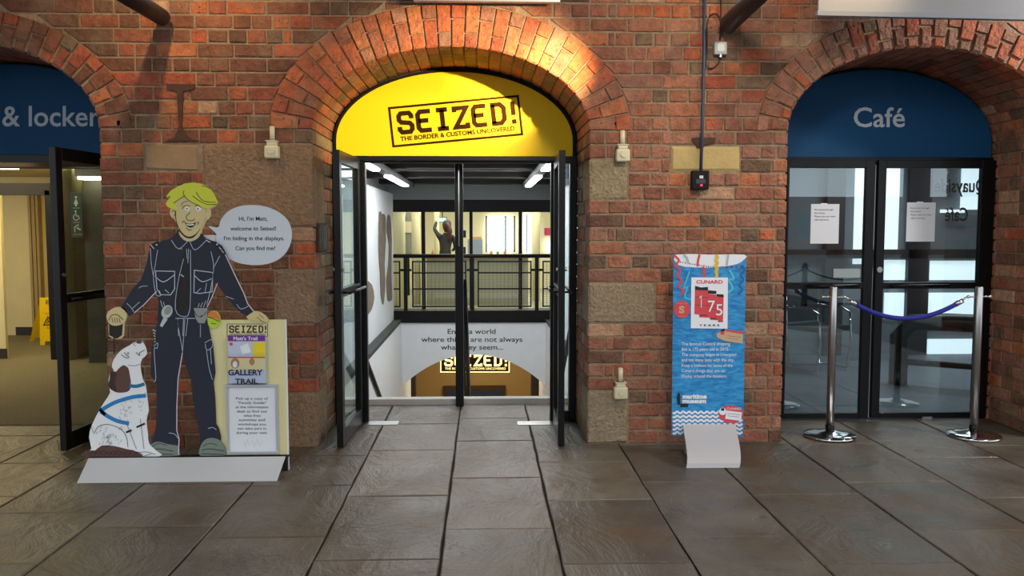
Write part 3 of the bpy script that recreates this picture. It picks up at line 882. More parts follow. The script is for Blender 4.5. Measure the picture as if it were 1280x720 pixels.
layer('neck', SKIN, man, lambda F: F.poly(smooth(z2([(352, 555), (370, 610), (410, 645), (455, 655), (510, 640), (556, 600), (562, 545), (450, 520)]), 3), 1))
layer('chin_shadow', KLINE, man, lambda F: F.poly(smooth(z2([(350, 530), (385, 590), (440, 622), (500, 612), (560, 535), (548, 520), (450, 560)]), 3), 2))
layer('ear', SKIN, man, lambda F: F.ell(180+291/8, 220+372/8, 3.8, 6.4, 2, rot=-.2)); layer('ear', SKIN, man, lambda F: F.ell(180+645/8, 220+385/8, 3.2, 6.6, 2, rot=.25))
layer('face', SKIN, man, lambda F: F.poly(facep, 3))
layer('eye_white', WPR, man, lambda F: F.ell(180+435/8, 220+326/8, 3.3, 2.8, 4)); layer('eye_white', WPR, man, lambda F: F.ell(180+548/8, 220+326/8, 3.8, 3, 4))
def facel(F):
    F.ell(180+433/8, 220+327/8, .9, 1.1, 5).ell(180+541/8, 220+328/8, .9, 1.1, 5)
    for L in ([(375, 300), (385, 275), (410, 258), (440, 255)], [(385, 330), (400, 305), (435, 293), (465, 305)], [(515, 300), (545, 295), (580, 320)],
              [(465, 365), (440, 385), (425, 410), (432, 432), (465, 448), (500, 440), (512, 425)], [(385, 470), (400, 450), (415, 462)], [(540, 455), (548, 470), (540, 485)],
              [(410, 465), (440, 478), (480, 480), (525, 465)], [(425, 515), (450, 540), (480, 540)],
              [(405, 145), (395, 170), (408, 200), (440, 235), (500, 275), (560, 300)], [(408, 200), (350, 235), (300, 270)], [(525, 160), (555, 210), (600, 250), (660, 262), (722, 262)], [(490, 198), (560, 250), (640, 285), (740, 280)],
              [(222, 215), (262, 205), (240, 235)], [(580, 98), (640, 112), (660, 128)], [(280, 355), (300, 345), (318, 370), (305, 400)], [(320, 350), (320, 420), (335, 480), (365, 545), (400, 585)]):
        F.stroke(smooth(z2(L), 3, False), .75, 5)
    F.poly(smooth(z2([(415, 468), (450, 482), (515, 470), (500, 505), (465, 516), (435, 500)]), 3), 5)
layer('face_lines', KLINE, man, facel)
layer('teeth', WPR, man, lambda F: F.poly(z2([(425, 476), (455, 486), (507, 478), (500, 492), (455, 496), (432, 488)]), 6))
layer('tie', KLINE, man, lambda F: F.poly([(232.5, 309), (228, 320), (220.6, 354), (219.7, 386), (228, 395.5), (237.7, 385), (238, 322), (235.5, 311)], 1))
layer('epaulette', KLINE, man, lambda F: F.poly(z4([(370, 35), (430, 5), (445, 25), (385, 78)]), 1))
layer('epaulette', KLINE, man, lambda F: F.poly(z4([(800, 8), (835, 10), (900, 78), (882, 108), (835, 60)]), 1))
layer('hand', SKIN, man, lambda F: F.poly(smooth([(136, 391), (141, 386), (148, 384), (156, 388), (158.5, 396), (154, 404), (147, 407), (139, 406), (134, 399)], 3), 2))
layer('hand', SKIN, man, lambda F: F.poly(smooth([(309.5, 395.5), (317, 390), (326, 391.6), (332, 396), (335, 400), (333.5, 404.5), (330, 402), (323, 400.6), (314, 400)], 3), 2))
cut('left_hand_board', smooth([(135, 390), (141, 385.5), (148, 383.5), (157, 386), (159, 396), (155, 405), (154.5, 420), (147, 424), (136, 420), (136, 402), (133, 397)], 2), m=SKIN, label='skin coloured hand with the black leash handle')
cut('right_hand_board', smooth([(308, 395.5), (317, 389), (327, 391), (334, 397), (336, 402), (332, 406), (322, 402), (313, 401)], 2), m=SKIN, label='skin coloured hand resting on the info board')
def blk(F):
    F.poly([(136.5, 400), (140, 396), (150, 398), (154, 402), (152.5, 419), (146, 423.5), (136.5, 419)], 1)
    F.stroke([(142.5, 421), (143, 443)], 1.8, 1)
    for x in (140, 143, 146, 149): F.stroke([(x, 397), (x+1.6, 403.5)], .7, 3)
    F.stroke(smooth(z4([(90, 560), (110, 525), (150, 520), (190, 555)]), 3, False), .9, 3)
    F.stroke(smooth([(321, 396), (327, 401), (333, 404)], 3, False), .7, 3); F.stroke([(324, 393), (330, 398)], .6, 3)
layer('leash_handle', KLINE, man, blk)
def wl(F):
    P = lambda L, w=.7, cl=False: F.stroke(smooth(z4(L), 3, False) if not cl else z4(L), w, 2, closed=cl)
    P([(415, 215), (548, 218), (548, 340), (520, 382), (450, 380), (425, 340)], 1.0, True); P([(410, 250), (470, 292), (548, 240)], 1.0)
    P([(685, 210), (815, 226), (808, 360), (720, 372), (682, 365)], 1.0, True); P([(685, 245), (740, 290), (812, 265)], 1.0)
    P([(430, 70), (412, 180), (400, 260), (420, 380), (455, 385)]); P([(380, 60), (385, 160), (400, 250)]); P([(800, 80), (820, 200), (790, 380), (770, 450)]); P([(862, 110), (815, 200)])
    P([(525, 0), (575, 62), (635, 12)]); P([(765, 5), (690, 70), (655, 12)]); P([(575, 60), (600, 62)])
    P([(610, 130), (570, 300), (553, 480), (602, 530), (655, 478), (658, 70)]); P([(630, 60), (635, 130)]); P([(645, 60), (640, 160)])
    P([(300, 335), (320, 322), (360, 320)]); P([(215, 440), (250, 475), (262, 500)]); P([(250, 480), (305, 430)]); P([(905, 392), (960, 412)]); P([(980, 448), (1010, 480), (1060, 460)])
    P([(450, 420), (465, 470)]); P([(470, 430), (480, 470)]); P([(710, 468), (720, 440)]); P([(728, 468), (742, 435)]); P([(748, 468), (766, 420)])
    P([(440, 350), (450, 375)]); P([(480, 345), (510, 370)]); P([(770, 300), (760, 360)]); P([(730, 335), (700, 365)])
    P([(553, 545), (770, 545)]); P([(570, 545), (575, 668)]); P([(610, 545), (605, 668)]); P([(640, 545), (625, 668)]); P([(728, 585), (728, 668)])
    for L in ([(190, 70), (190, 100), (205, 180), (210, 215)], [(220, 70), (215, 150), (210, 215)], [(290, 90), (290, 150)], [(80, 190), (98, 175), (95, 200), (82, 205), (90, 330), (80, 350)],
              [(310, 175), (340, 160), (345, 190), (320, 208), (312, 180)], [(318, 210), (330, 290), (345, 340)], [(335, 200), (340, 270)], [(148, 580), (175, 585), (190, 605)], [(325, 560), (345, 555), (362, 565)]):
        F.stroke(smooth(z7(L), 3, False), .7, 2)
    for x, y in ((187.5, 305), (190, 308), (274, 309), (277, 313)): F.stroke([(x, y), (x+3, y+3)], 1.1, 3)
    F.ell(196, 306, 1.1, 1.1, 3).ell(271.5, 305.5, 1.1, 1.1, 3).stroke([(226, 343), (230, 346)], 1.2, 3)
    for k in range(5): F.stroke([(191+k*.9, 412+k*3.6), (195-k*.4, 414+k*3.4)], 1.1, 3)
layer('white_line_work', WLINE, man, wl)
layer('cut_edge_lines', PINKW, man, lambda F: F.stroke([(257.5, 300), (263, 303)], 1, 3).stroke([(282, 318), (292.5, 341), (305, 366.5), (310, 380), (318, 390)], 1.2, 3).stroke([(228.3, 440.5), (223, 472), (221.4, 505), (221.2, 538), (224, 548), (223.5, 568)], 1.1, 3).stroke([(196, 364), (180, 381), (168, 391)], 1, 3).stroke([(272, 354), (264, 374), (259, 384)], 1, 3))
layer('radio', mat('light_grey_print', 'bcc3c8', .6), man, lambda F: F.ell(209, 389.5, 6.6, 8.6, 3, rot=.45).poly([(205, 396), (210, 399), (203, 409), (200, 407)], 3))
layer('radio_lines', GREYP, man, lambda F: F.ell(210, 388, 4.2, 5.6, 4, rot=.45).stroke([(207.5, 388), (213, 387)], 1.6, 5))
layer('pouch', GREYP, man, lambda F: F.poly([(242, 385), (259.5, 385), (259, 398), (256, 404.5), (248, 404), (244.5, 398)], 3))
layer('pouch_lines', KLINE, man, lambda F: F.stroke(smooth([(242, 386), (246, 394), (252, 396), (259, 389)], 3, False), .7, 4).stroke([(242, 385), (244.5, 398), (248, 404), (256, 404.5), (259.3, 398)], .6, 4).ell(252, 395, 1, 1, 4))
cut('ball_board', [(267+8.4*math.cos(i*PI/10), 399.5+11.2*math.sin(i*PI/10)) for i in range(20)], m=LIME, Y=SY+.001, label='lime and orange tennis ball')
layer('ball_orange', ORANGE, man, lambda F: F.poly(smooth([(260, 393), (264, 389.5), (270, 390), (274, 395), (274.5, 401), (270, 398), (264, 397)], 3), 1))
layer('ball_lines', KLINE, man, lambda F: F.stroke(smooth([(259.5, 396), (265, 397.5), (270, 400), (274.5, 402)], 3, False), .8, 2).stroke([(264, 404), (270, 405)], .8, 2))
for L, nm in (([(187, 558), (193, 553), (200, 552.5), (212, 556), (222.5, 558), (223.5, 566), (222.5, 569.5), (189.5, 570.5), (187.5, 565)], 'l'), ([(250.6, 558), (256, 550), (264, 547.5), (273, 549.5), (279, 556), (281, 563), (279.7, 569.5), (250.8, 570)], 'r')):
    s = cut('shoe_board', smooth(L, 3), m=SHOE, Y=SY-.003, label='grey green cartoon shoe'); x0, x1 = L[0][0], L[-4][0]
    F = Flat(SY-.003); F.stroke(smooth([(x0+1, 563), (x0+12, 561), (x0+30, 564)], 3, False), .9, 1); F.stroke(smooth([(x0+3, 558), (x0+12, 554), (x0+22, 557)], 3, False), .7, 1); F.stroke([(x0+2, 567), (x0+29, 568)], .8, 1); F.build('shoe_lines', KLINE, s)
# the dog
z5 = lambda L: [(100+x/4.235, 410+y/4.235) for x, y in L]
dogp = smooth(z5([(215, 120), (262, 92), (300, 68), (325, 70), (345, 100), (352, 140), (328, 165), (318, 200), (330, 270), (345, 300), (355, 370), (362, 440), (350, 490), (358, 560), (365, 615), (410, 655), (408, 684), (30, 686), (35, 655), (60, 640), (48, 580), (60, 520), (100, 440), (130, 390), (160, 340), (150, 300), (158, 240), (180, 225), (168, 205), (180, 165)]), 2)
dog = cut('dog_board', dogp, m=WPR, Y=SY-.006, label='white cartoon dog with brown ear sitting and looking up')
layer('brown_ear', BROWN, dog, lambda F: F.poly(smooth(z5([(205, 215), (230, 197), (255, 212), (264, 250), (270, 290), (262, 330), (225, 342), (180, 335), (165, 290), (172, 240), (190, 232)]), 3), 1), SY-.006)
layer('brown_tail', BROWN, dog, lambda F: F.poly(smooth(z5([(26, 690), (34, 648), (80, 648), (115, 622), (180, 624), (245, 640), (300, 654), (322, 690)]), 2), 1), SY-.006, 'brown tail')
layer('nose', BROWN, dog, lambda F: F.ell(174, 427.5, 3.6, 2.2, 1), SY-.006)
layer('dark_fur', DBROWN, dog, lambda F: F.poly(smooth(z5([(160, 240), (175, 228), (195, 240), (185, 290), (195, 335), (165, 325), (150, 300), (158, 270)]), 3), 2), SY-.006)
layer('harness', LBLUE, dog, lambda F: F.stroke(smooth(z5([(104, 440), (150, 412), (200, 388), (280, 365), (350, 358)]), 4, False), 4.8, 2).stroke(smooth(z5([(112, 442), (150, 468), (200, 492), (260, 505)]), 4, False), 4.8, 2).stroke(z5([(100, 428), (135, 458)]), 4.2, 2), SY-.006)
layer('collar', mat('teal_print', '1f6f8f', .6), dog, lambda F: F.stroke(smooth(z5([(262, 305), (300, 308), (342, 296)]), 3, False), 4.2, 2), SY-.006)
def dl(F):
    S = lambda L, w=.55: F.stroke(smooth(z5(L), 3, False), w, 3)
    S([(220, 140), (245, 158), (262, 155)], .8); S([(236, 128), (250, 145), (262, 150)], .8); F.ell(100+256/4.235, 410+133/4.235, 1, 1, 3)
    S([(298, 128), (315, 145), (318, 130), (345, 115)], .8); S([(255, 195), (290, 200), (318, 190)]); S([(330, 165), (350, 150)]); S([(300, 70), (285, 85), (295, 95)])
    S([(78, 555), (100, 520), (150, 510), (210, 530), (245, 570), (255, 630)], .7); S([(250, 510), (280, 590), (300, 640)]); S([(320, 480), (330, 560), (340, 640)])
    S([(60, 520), (75, 560)]); S([(300, 660), (350, 655), (400, 668)]); S([(330, 680), (380, 665)]); S([(345, 505), (300, 525)], 2.4); S([(245, 552), (275, 540)], 2.4)
    random.seed(3)
    for k in range(46):
        x = random.gauss(150, 34); y = random.gauss(590, 26); F.stroke(z5([(x, y), (x+random.uniform(4, 10), y-random.uniform(6, 14))]), .38, 3)
    for k in range(26):
        x = random.gauss(240, 14); y = random.gauss(440, 28); F.stroke(z5([(x, y), (x+5, y+9)]), .38, 3)
    for k in range(12):
        x = random.uniform(310, 356); y = random.uniform(340, 480); F.stroke(z5([(x, y), (x-3, y+9)]), .38, 3)
    for k in range(10):
        x = 50+k*26; F.stroke(smooth(z5([(x, 676), (x+20, 655-(k % 3)*5), (x+46, 668)]), 3, False), .5, 3)
layer('dog_lines', KLINE, dog, dl, SY-.006)
# info board with leaflet holder and framed notice
def bpx(nm, m, x0, y0, x1, y1, Y, d, par, lab=None, bev=0): return box_px(nm, m, x0, y0, x1, y1, Y, d, par, lab, bev)
bp_ = at(350, 600, BOARD_Y)
a, b = at(255, 400, BOARD_Y), at(356, 400, BOARD_Y)
ib = box('info_board', CREAMP, a.x, b.x, BOARD_Y, BOARD_Y+.012, .02, a.z, st, 'cream info board with a stamp print')
box('board_edge', FOAM, b.x, b.x+.008, BOARD_Y-.002, BOARD_Y+.014, 0, a.z, ib)
layer('stamp_print', mat('dark_brown_stamp_print', '3a2c16', .6), ib, lambda F: stamp(F, 284, 405, 334.5, 420.5, 1, bw=.8), BOARD_Y)
HY = BOARD_Y-.045
hol = MB(); q0, q1 = at(282.5, 421, HY), at(334, 481, HY)
hol.box(q0.x, q1.x, HY, HY+.003, q1.z, q0.z-.10).box(q0.x, q0.x+.003, HY, BOARD_Y, q1.z, q0.z).box(q1.x-.003, q1.x, HY, BOARD_Y, q1.z, q0.z).box(q0.x, q1.x, HY, BOARD_Y, q1.z, q1.z+.003)
holo = hol.build('leaflet_holder', glassmat('clear_acrylic', (.96, .98, 1), 1.3), ib)
LPY = BOARD_Y-.03
lf = thing('trail_leaflet', "stack of trail leaflets with purple header in the clear holder on the cream board", 'leaflet', tuple(at(309, 478, LPY)))
a, b = at(285, 419, LPY), at(331.5, 479, LPY)
MB().box(a.x, b.x, LPY, BOARD_Y-.004, b.z, a.z).build('sheet', mat('leaflet_pale_print', 'c4cbe2', .5), lf)
layer('purple_header', mat('purple_print', '6a2a92', .5), lf, lambda F: F.rect(285, 419, 331.5, 426.5), LPY)
layer('yellow_panel', mat('yellow_print', 'e8d21c', .5), lf, lambda F: F.rect(316, 427.5, 331.5, 446), LPY)
layer('cream_panel', mat('pale_yellow_print', 'e5d49c', .5), lf, lambda F: F.rect(285, 447.5, 331.5, 462), LPY)
layer('red_line', mat('red_print', 'c8452c', .5), lf, lambda F: F.rect(285, 446, 331.5, 447.5).ell(289, 430, 2, 2), LPY)
layer('portrait_patch', mat('tan_print', 'b9824e', .5), lf, lambda F: F.ell(294, 454, 5.5, 6.5, 2).ell(315, 452, 3.4, 4.5, 2), LPY)
layer('white_patch', WPR, lf, lambda F: F.ell(294, 455.5, 3, 4, 3).poly([(300, 433), (310, 429), (314, 440), (303, 443)], 2).text("Matt's Trail", 292, 322, 425, 4.4, 3, bold=.02), LPY)
layer('lettering', KLINE, lf, lambda F: F.text('GALLERY', 285.5, 328.5, 468.8, 7, 3, bold=.03).text('TRAIL', 294, 322.5, 479.5, 6.4, 3, bold=.03), LPY)
NY = BOARD_Y-.022
af, bf = at(281.5, 481, NY), at(349, 567.5, NY)
ALU = mat('silver_frame', 'c9ccd2', .3, metal=.6)
fm = MB(); w = .018
fm.box(af.x, bf.x, NY, BOARD_Y, af.z-w, af.z).box(af.x, bf.x, NY, BOARD_Y, bf.z, bf.z+w).box(af.x, af.x+w, NY, BOARD_Y, bf.z+w, af.z-w).box(bf.x-w, bf.x, NY, BOARD_Y, bf.z+w, af.z-w)
fo = fm.build('notice_frame', ALU, st, 'silver frame with a white printed notice', bevel=.002)
MB().box(af.x+w, bf.x-w, NY+.008, BOARD_Y, bf.z+w, af.z-w).build('notice_sheet', PAPER, fo)
NL = NY+.008
F = Flat(NL)
for i, (s_, w_) in enumerate((('Pick up a copy of', 40), ('"Family Guide"', 36), ('at the information', 41), ('desk to find out', 38), ('what free', 21), ('activities and', 33), ('workshops you', 35), ('can take part in', 36), ('during your visit.', 39))):
    F.text(s_, 315-w_/2, 315+w_/2, 499.5+i*5.35, 3.1, 1, bold=.012)
F.build('notice_lettering', mat('blue_grey_ink', '4a5268', .7), fo)
F = Flat(NL); F.stroke([(304, 551), (307, 558), (309, 549), (312, 557)], .6); F.stroke([(315, 550), (318, 558), (322, 549), (325, 557), (329, 550)], .6); F.build('faint_mark', mat('pale_pink_ink', 'd4c0c6', .7), fo)
# speech bubble
bub = smooth([(273, 284), (276, 275), (284, 265), (297, 258.5), (314, 256.3), (331, 258), (347, 264.5), (359, 275), (364, 288), (363.5, 302), (357, 316), (345, 326), (328, 331), (309, 330.8), (292, 326.5), (278, 316.5), (271, 304), (270.3, 292.5), (261, 283.5), (264, 283)], 3)
BY = SY+.02
bo = poly_px('speech_bubble', bub, BY, .01, mat('bubble_white', 'cdd6e2', .5), st, 'white speech bubble board with four lines of lettering')
F = Flat(BY)
for s_, x0, x1, y in (("Hi, I'm Matt,", 298.7, 334.3, 275.7), ('welcome to Seized!', 288, 345.2, 288), ("I'm hiding in the displays.", 280, 355.5, 300.3), ('Can you find me?', 294.2, 344.2, 312.6)):
    F.text(s_, x0, x1, y, 5.1, 1, bold=.012)
F.build('lettering', mat('charcoal_ink', '2c313c', .7), bo)
bx_ = at(300, 300, BY)
box('bubble_arm', FOAM, at(262, 290, BY).x-.05, at(290, 290, BY).x, BY+.011, BY+.017, bx_.z-.02, bx_.z+.03, st)
# base: leaning front board with black top edge, cut slanting at both ends
zt = at(230, 571, SY-.02).z
A0, A1 = at(111, 572, SY-.02), at(357, 568, SY-.02)
yb = onfloor(220, 603).y
fl = lambda px: onfloor(px, 603)
B0 = onfloor(94, 605.5); B1 = onfloor(347, 600.5); B0.y = B1.y = (B0.y+B1.y)/2
A0.z = A1.z = zt
MB().hexa([(B0.x, B0.y, 0.001), (B1.x, B1.y, 0.001), (B1.x, B1.y+.012, .001), (B0.x, B0.y+.012, .001), (A0.x, A0.y, zt), (A1.x, A1.y, zt), (A1.x, A1.y+.012, zt), (A0.x, A0.y+.012, zt)]).build('base_skirt', BASEW, st, 'pale grey slanting base board')
MB().box(A0.x, A1.x+.012, SY-.024, SY+.03, zt-.014, zt).build('base_cap', KLINE, st, 'black strip along the top of the base')
MB().box(A1.x-.02, A1.x+.008, SY-.02, SY+.03, 0, zt).box(A0.x+.01, A0.x+.04, SY, SY+.03, 0, zt).build('base_foot', KLINE, st)

# ================================================================ CUNARD DISPLAY
UY = 5.45
cs = thing('display_stand', 'narrow blue sea themed sign board with 175 YEARS panel before the right brick pier', 'sign', (at(886, 560, UY).x, UY, 0))
SEA = bpy.data.materials.new('sea_blue_print'); SEA.use_nodes = True
nt = SEA.node_tree; b = nt.nodes['Principled BSDF']; b.inputs['Roughness'].default_value = .45
nz = nt.nodes.new('ShaderNodeTexNoise'); nz.inputs['Scale'].default_value = 22; nz.inputs['Detail'].default_value = 5; nz.inputs['Distortion'].default_value = 1.2
mp = nt.nodes.new('ShaderNodeMapping'); mp.inputs['Scale'].default_value = (.5, 1, 1.7); ge = nt.nodes.new('ShaderNodeNewGeometry')
rp = nt.nodes.new('ShaderNodeValToRGB'); rp.color_ramp.elements[0].color = lin('1673b8'); rp.color_ramp.elements[1].color = lin('3aa2dc'); rp.color_ramp.elements[0].position = .35; rp.color_ramp.elements[1].position = .68
nt.links.new(ge.outputs['Position'], mp.inputs[0]); nt.links.new(mp.outputs[0], nz.inputs[0]); nt.links.new(nz.outputs[0], rp.inputs[0]); nt.links.new(rp.outputs[0], b.inputs['Base Color'])
quad = [(842, 318), (932.5, 318), (929, 546), (839.5, 544.5)]
pb = poly_px('sign_board', quad, UY, .006, SEA, cs)
# the board leans back a little is not visible; everything printed sits on its face
u3 = lambda L: [(830+x/6.545, 310+y/6.545) for x, y in L]
def lay(name, m, fn, par=pb): F = Flat(UY); fn(F); return F.build(name, m, par)
RED = mat('coral_red_print', 'd4474f', .5); KSIGN = mat('near_black_print', '15151b', .5); WSIGN = mat('sign_white_print', 'e9edf5', .5); CYAN = mat('cyan_print', '48bfe0', .5); YLW = mat('streamer_yellow_print', 'd9b83c', .5)
TAN = mat('luggage_label_print', 'c8a884', .5); DBL = mat('darker_blue_print', '1c62a8', .5); GREYS = mat('pale_grey_print', 'aab4c0', .5)
lay('white_hull', WSIGN, lambda F: F.poly(smooth(u3([(92, 54), (380, 54), (656, 54), (658, 92), (600, 130), (500, 150), (400, 160), (250, 158), (120, 140)]), 2), 1))
lay('bunting', KSIGN, lambda F: [F.poly(u3([(x, y0), (x+12, y0+3), (x+5, y0+16)]), 2) for x, y0 in zip(range(130, 640, 38), (108, 116, 122, 128, 134, 138, 146, 148, 148, 148, 148, 148, 150, 150))])
lay('bunting_red', RED, lambda F: [F.poly(u3([(x, y0), (x+12, y0+3), (x+5, y0+16)]), 2) for x, y0 in zip(range(148, 640, 38), (112, 120, 126, 132, 138, 144, 148, 148, 148, 148, 148, 150, 150))])
def spiral(F, x0, y0, x1, y1, amp, n, w):
    F.stroke(smooth(u3([(x0+(x1-x0)*i/(2*n)+(amp if i % 2 else -amp), y0+(y1-y0)*i/(2*n)) for i in range(2*n+1)]), 4, False), w, 3)
lay('red_streamers', RED, lambda F: (spiral(F, 100, 60, 145, 390, 16, 4, 2.6), spiral(F, 322, 155, 330, 238, 12, 2, 2.4), F.stroke(u3([(290, 54), (278, 100), (272, 150)]), 2.8, 3)))
lay('cyan_streamers', CYAN, lambda F: (F.stroke(smooth(u3([(208, 190), (180, 270), (162, 330), (190, 320), (170, 400), (225, 425)]), 4, False), 1.8, 3), F.stroke(smooth(u3([(535, 180), (570, 250), (530, 262), (560, 330), (500, 375)]), 4, False), 2.6, 3)))
lay('blue_streamer', DBL, lambda F: (spiral(F, 650, 140, 620, 380, 14, 3, 2.2),))
lay('yellow_streamer', YLW, lambda F: (spiral(F, 430, 54, 428, 240, 6, 4, 3.8),))
lay('grey_streamer', GREYS, lambda F: F.stroke(u3([(160, 56), (185, 80), (200, 130)]), 3, 3))
lay('grey_streamer', GREYS, lambda F: (F.stroke(u3([(525, 54), (512, 140)]), 2.4, 3)))
lay('white_panel', WSIGN, lambda F: F.poly(u3([(222, 240), (522, 241), (518, 660), (218, 656)]), 4))
lay('red_funnels', RED, lambda F: F.poly(u3([(252, 330), (358, 344), (358, 374), (426, 382), (428, 398), (486, 400), (480, 605), (440, 604), (440, 590), (374, 586), (374, 570), (286, 566), (286, 545), (246, 540)]), 5).text('CUNARD', 870, 903.3, 354.3, 4.2, 5, bold=.035))
lay('black_funnel_tops', KSIGN, lambda F: F.poly(u3([(252, 308), (300, 322), (358, 318), (358, 346), (252, 342)]), 6).poly(u3([(358, 345), (426, 350), (426, 376), (358, 372)]), 6).poly(u3([(428, 376), (486, 380), (486, 402), (428, 396)]), 6)
    .stroke(u3([(250, 402), (355, 406)]), .4, 6).stroke(u3([(250, 466), (480, 474)]), .4, 6).stroke(u3([(360, 500), (480, 508)]), .4, 6).stroke(u3([(290, 548), (350, 550)]), 1, 6).stroke(u3([(374, 574), (430, 576)]), 1, 6).stroke(u3([(440, 600), (480, 602)]), .9, 6).text('Y E A R S', 873.3, 899, 407.6, 2.3, 5, bold=.03))
lay('white_numerals', WSIGN, lambda F: F.stroke([(873.6, 372.3), (876.2, 369.8), (876.2, 384)], .95, 7).text('7', 884.6, 893.2, 389.5, 14.5, 7).text('5', 894.6, 902.6, 394, 14.5, 7))
lay('red_roundel', RED, lambda F: F.ell(852, 386.5, 10.2, 11, 5))
lay('roundel_lettering', TAN, lambda F: F.text('S', 848.3, 855.3, 391, 8.5, 6, bold=.05).text('CUNARD LINE', 845, 859, 380, 1.6, 6).text('CARGO', 848.5, 855.6, 396, 1.6, 6))
lay('luggage_label', TAN, lambda F: F.poly([(906.5, 412), (929, 415), (927.6, 429.5), (905.5, 426)], 5).poly([(895, 417), (906.5, 411), (905.5, 426), (896, 421.5)], 5))
lay('label_marks', RED, lambda F: F.poly([(907, 411.5), (929.5, 414.5), (929.3, 417.5), (906.8, 414)], 6).poly([(900, 415), (905, 412), (905, 418), (901, 418)], 6))
lay('label_lines', KSIGN, lambda F: F.poly([(901, 412.5), (906, 410.5), (906, 413), (901.5, 415)], 6).stroke(smooth([(890, 421), (892, 414), (898, 411)], 3, False), .4, 6).stroke([(909, 419.5), (926, 421.5)], .3, 6).stroke([(909, 422.5), (922, 424.2)], .3, 6))
F = Flat(UY)
for i, (s_, x1) in enumerate((('The famous Cunard shipping', 912.5), ('line is 175 years old in 2015.', 911), ('The company began in Liverpool', 920), ('and has many links with the city.', 917.5), ('Keep a lookout for some of the', 915.5), ('Cunard things that are on', 906), ('display around the museum.', 908.5))):
    F.text(s_, 852, x1, 431.6+i*6.72, 4.2, 3)
F.text('maritime', 853, 883.4, 498, 5.6, 3, bold=.05).text('museum', 853, 882.6, 503.6, 5.4, 3, bold=.05)
for i in range(6):
    yb_ = 515.5+i*5.1
    L_ = [(841+j*1.1, yb_+1.15*math.sin(j*1.1*2*PI/7.4)) for j in range(0, 81)]
    F.stroke([p for p in L_ if p[0] < 929.2-(.015*(p[1]-500))], 2.5, 2)
F.build('white_lettering', WSIGN, pb)
lay('museum_crest', KSIGN, lambda F: F.poly(smooth([(846.5, 493), (848, 490.5), (850, 493), (850, 505), (847, 505.5), (846, 500)], 2), 3).rect(850.2, 504.5, 860, 508.8, 3))
lay('round_label', RED, lambda F: F.ell(913.5, 517.5, 15.8, 11.2, 4, rot=.12))
lay('round_label_patch', WSIGN, lambda F: F.poly([(908, 513), (927, 515), (926, 526), (906, 523)], 5).text('CUNARD', 908, 926, 512, 3, 5).ell(903, 514, 4.6, 4.6, 5))
lay('round_label_marks', KSIGN, lambda F: F.stroke([(909, 516.5), (925, 518.3)], .45, 6).stroke([(909, 519.5), (924, 521)], .45, 6).rect(901, 510, 905, 513, 6))
# curved white foot
ft = MB(); zt_ = at(888, 531, UY-.02).z; zb = .001
b0, b1 = onfloor(858, 585.5), onfloor(925, 585.5); yb0 = b0.y
for s in range(8):
    def P(u):
        y = (UY-.02)-(UY-.02-yb0)*(math.sin(u*PI/2)**1.3); z = zt_*(1-u**1.15); x0 = at(854, 531, UY-.02).x*(1-u)+b0.x*u; x1 = at(920, 531, UY-.02).x*(1-u)+b1.x*u
        return x0, x1, y, max(z, .001)
    p, q = P(s/8), P((s+1)/8)
    ft.hexa([(q[0], q[2], q[3]), (q[1], q[2], q[3]), (q[1], q[2]+.008, q[3]), (q[0], q[2]+.008, q[3]), (p[0], p[2], p[3]), (p[1], p[2], p[3]), (p[1], p[2]+.008, p[3]), (p[0], p[2]+.008, p[3])])
ft.build('curved_foot', mat('foot_board_white', 'b9b7ba', .45), cs, 'white curved foot board')
px_ = at(888, 500, UY).x
MB().box(px_-.16, px_+.14, UY-.02, UY+.03, 0, .03).box(px_-.16, px_-.15, UY-.02, UY+.008, .03, zt_-.01).box(px_+.13, px_+.14, UY-.02, UY+.008, .03, zt_-.01).build('foot_bracket', mat('foot_grey', '8a8a8e', .5), cs)

# ================================================================ ROPE BARRIER
def stanchion(px):
    p = onfloor(px, 546)
    t = thing('rope_stanchion', None, 'stanchion', (p.x, p.y, 0), 'chrome posts of the rope barrier')
    MB().lathe([(.172, 0), (.180, .006), (.182, .014), (.176, .022), (.12, .032), (.06, .042), (.036, .05)], p.x, p.y, 40).build('base', CHROME, t, smooth=True)
    MB().lathe([(.031, .045), (.031, .085), (.027, .087)], p.x, p.y, 20).build('collar', BLACK, t, smooth=True)
    zt = 1.5-(360-285)/1050*p.y*1.0
    MB().lathe([(.0265, .08), (.0265, zt-.004), (.0245, zt)], p.x, p.y, 24).build('post', STEEL, t, smooth=True)
    rg = MB()
    for s in (-1, 1):
        rg.tube([(p.x+s*.022, p.y, zt-.07), (p.x+s*.075, p.y, zt-.07)], .006, 8)
        rg.lathe([(.002, -.012), (.012, -.006), (.012, .006), (.002, .012)], p.x+s*.078, p.y, 10, zt-.07)
    rg.build('hook', CHROME, t, smooth=True)
    return t, p, zt
s1, p1, z1 = stanchion(1037); s2, p2, z2_ = stanchion(1217)
s1['label'] = 'chrome barrier post on round base, left end of the blue rope'; s2['label'] = 'chrome barrier post on round base, right end of the blue rope'
t = thing('barrier_rope', 'sagging royal blue rope between the two chrome posts before the cafe doors', 'rope', ((p1.x+p2.x)/2, p1.y, z1-.2))
a = Vector((p1.x+.08, p1.y, z1-.07)); b = Vector((p2.x-.08, p2.y, z2_-.07))
def rp_(u, sag=.155): v = a.lerp(b, u); v.z -= sag*4*u*(1-u); return v
MB().tube([rp_(.09+.82*i/24) for i in range(25)], .0165, 12).build('rope', mat('royal_blue_rope', '1c1f8c', .75, bump=.004, bscale=180), t, smooth=True)
for u0, u1 in ((.045, .10), (.90, .955)):
    MB().tube([rp_(u0), rp_(u1)], .019, 12).build('end_cap', CHROME, t, smooth=True)
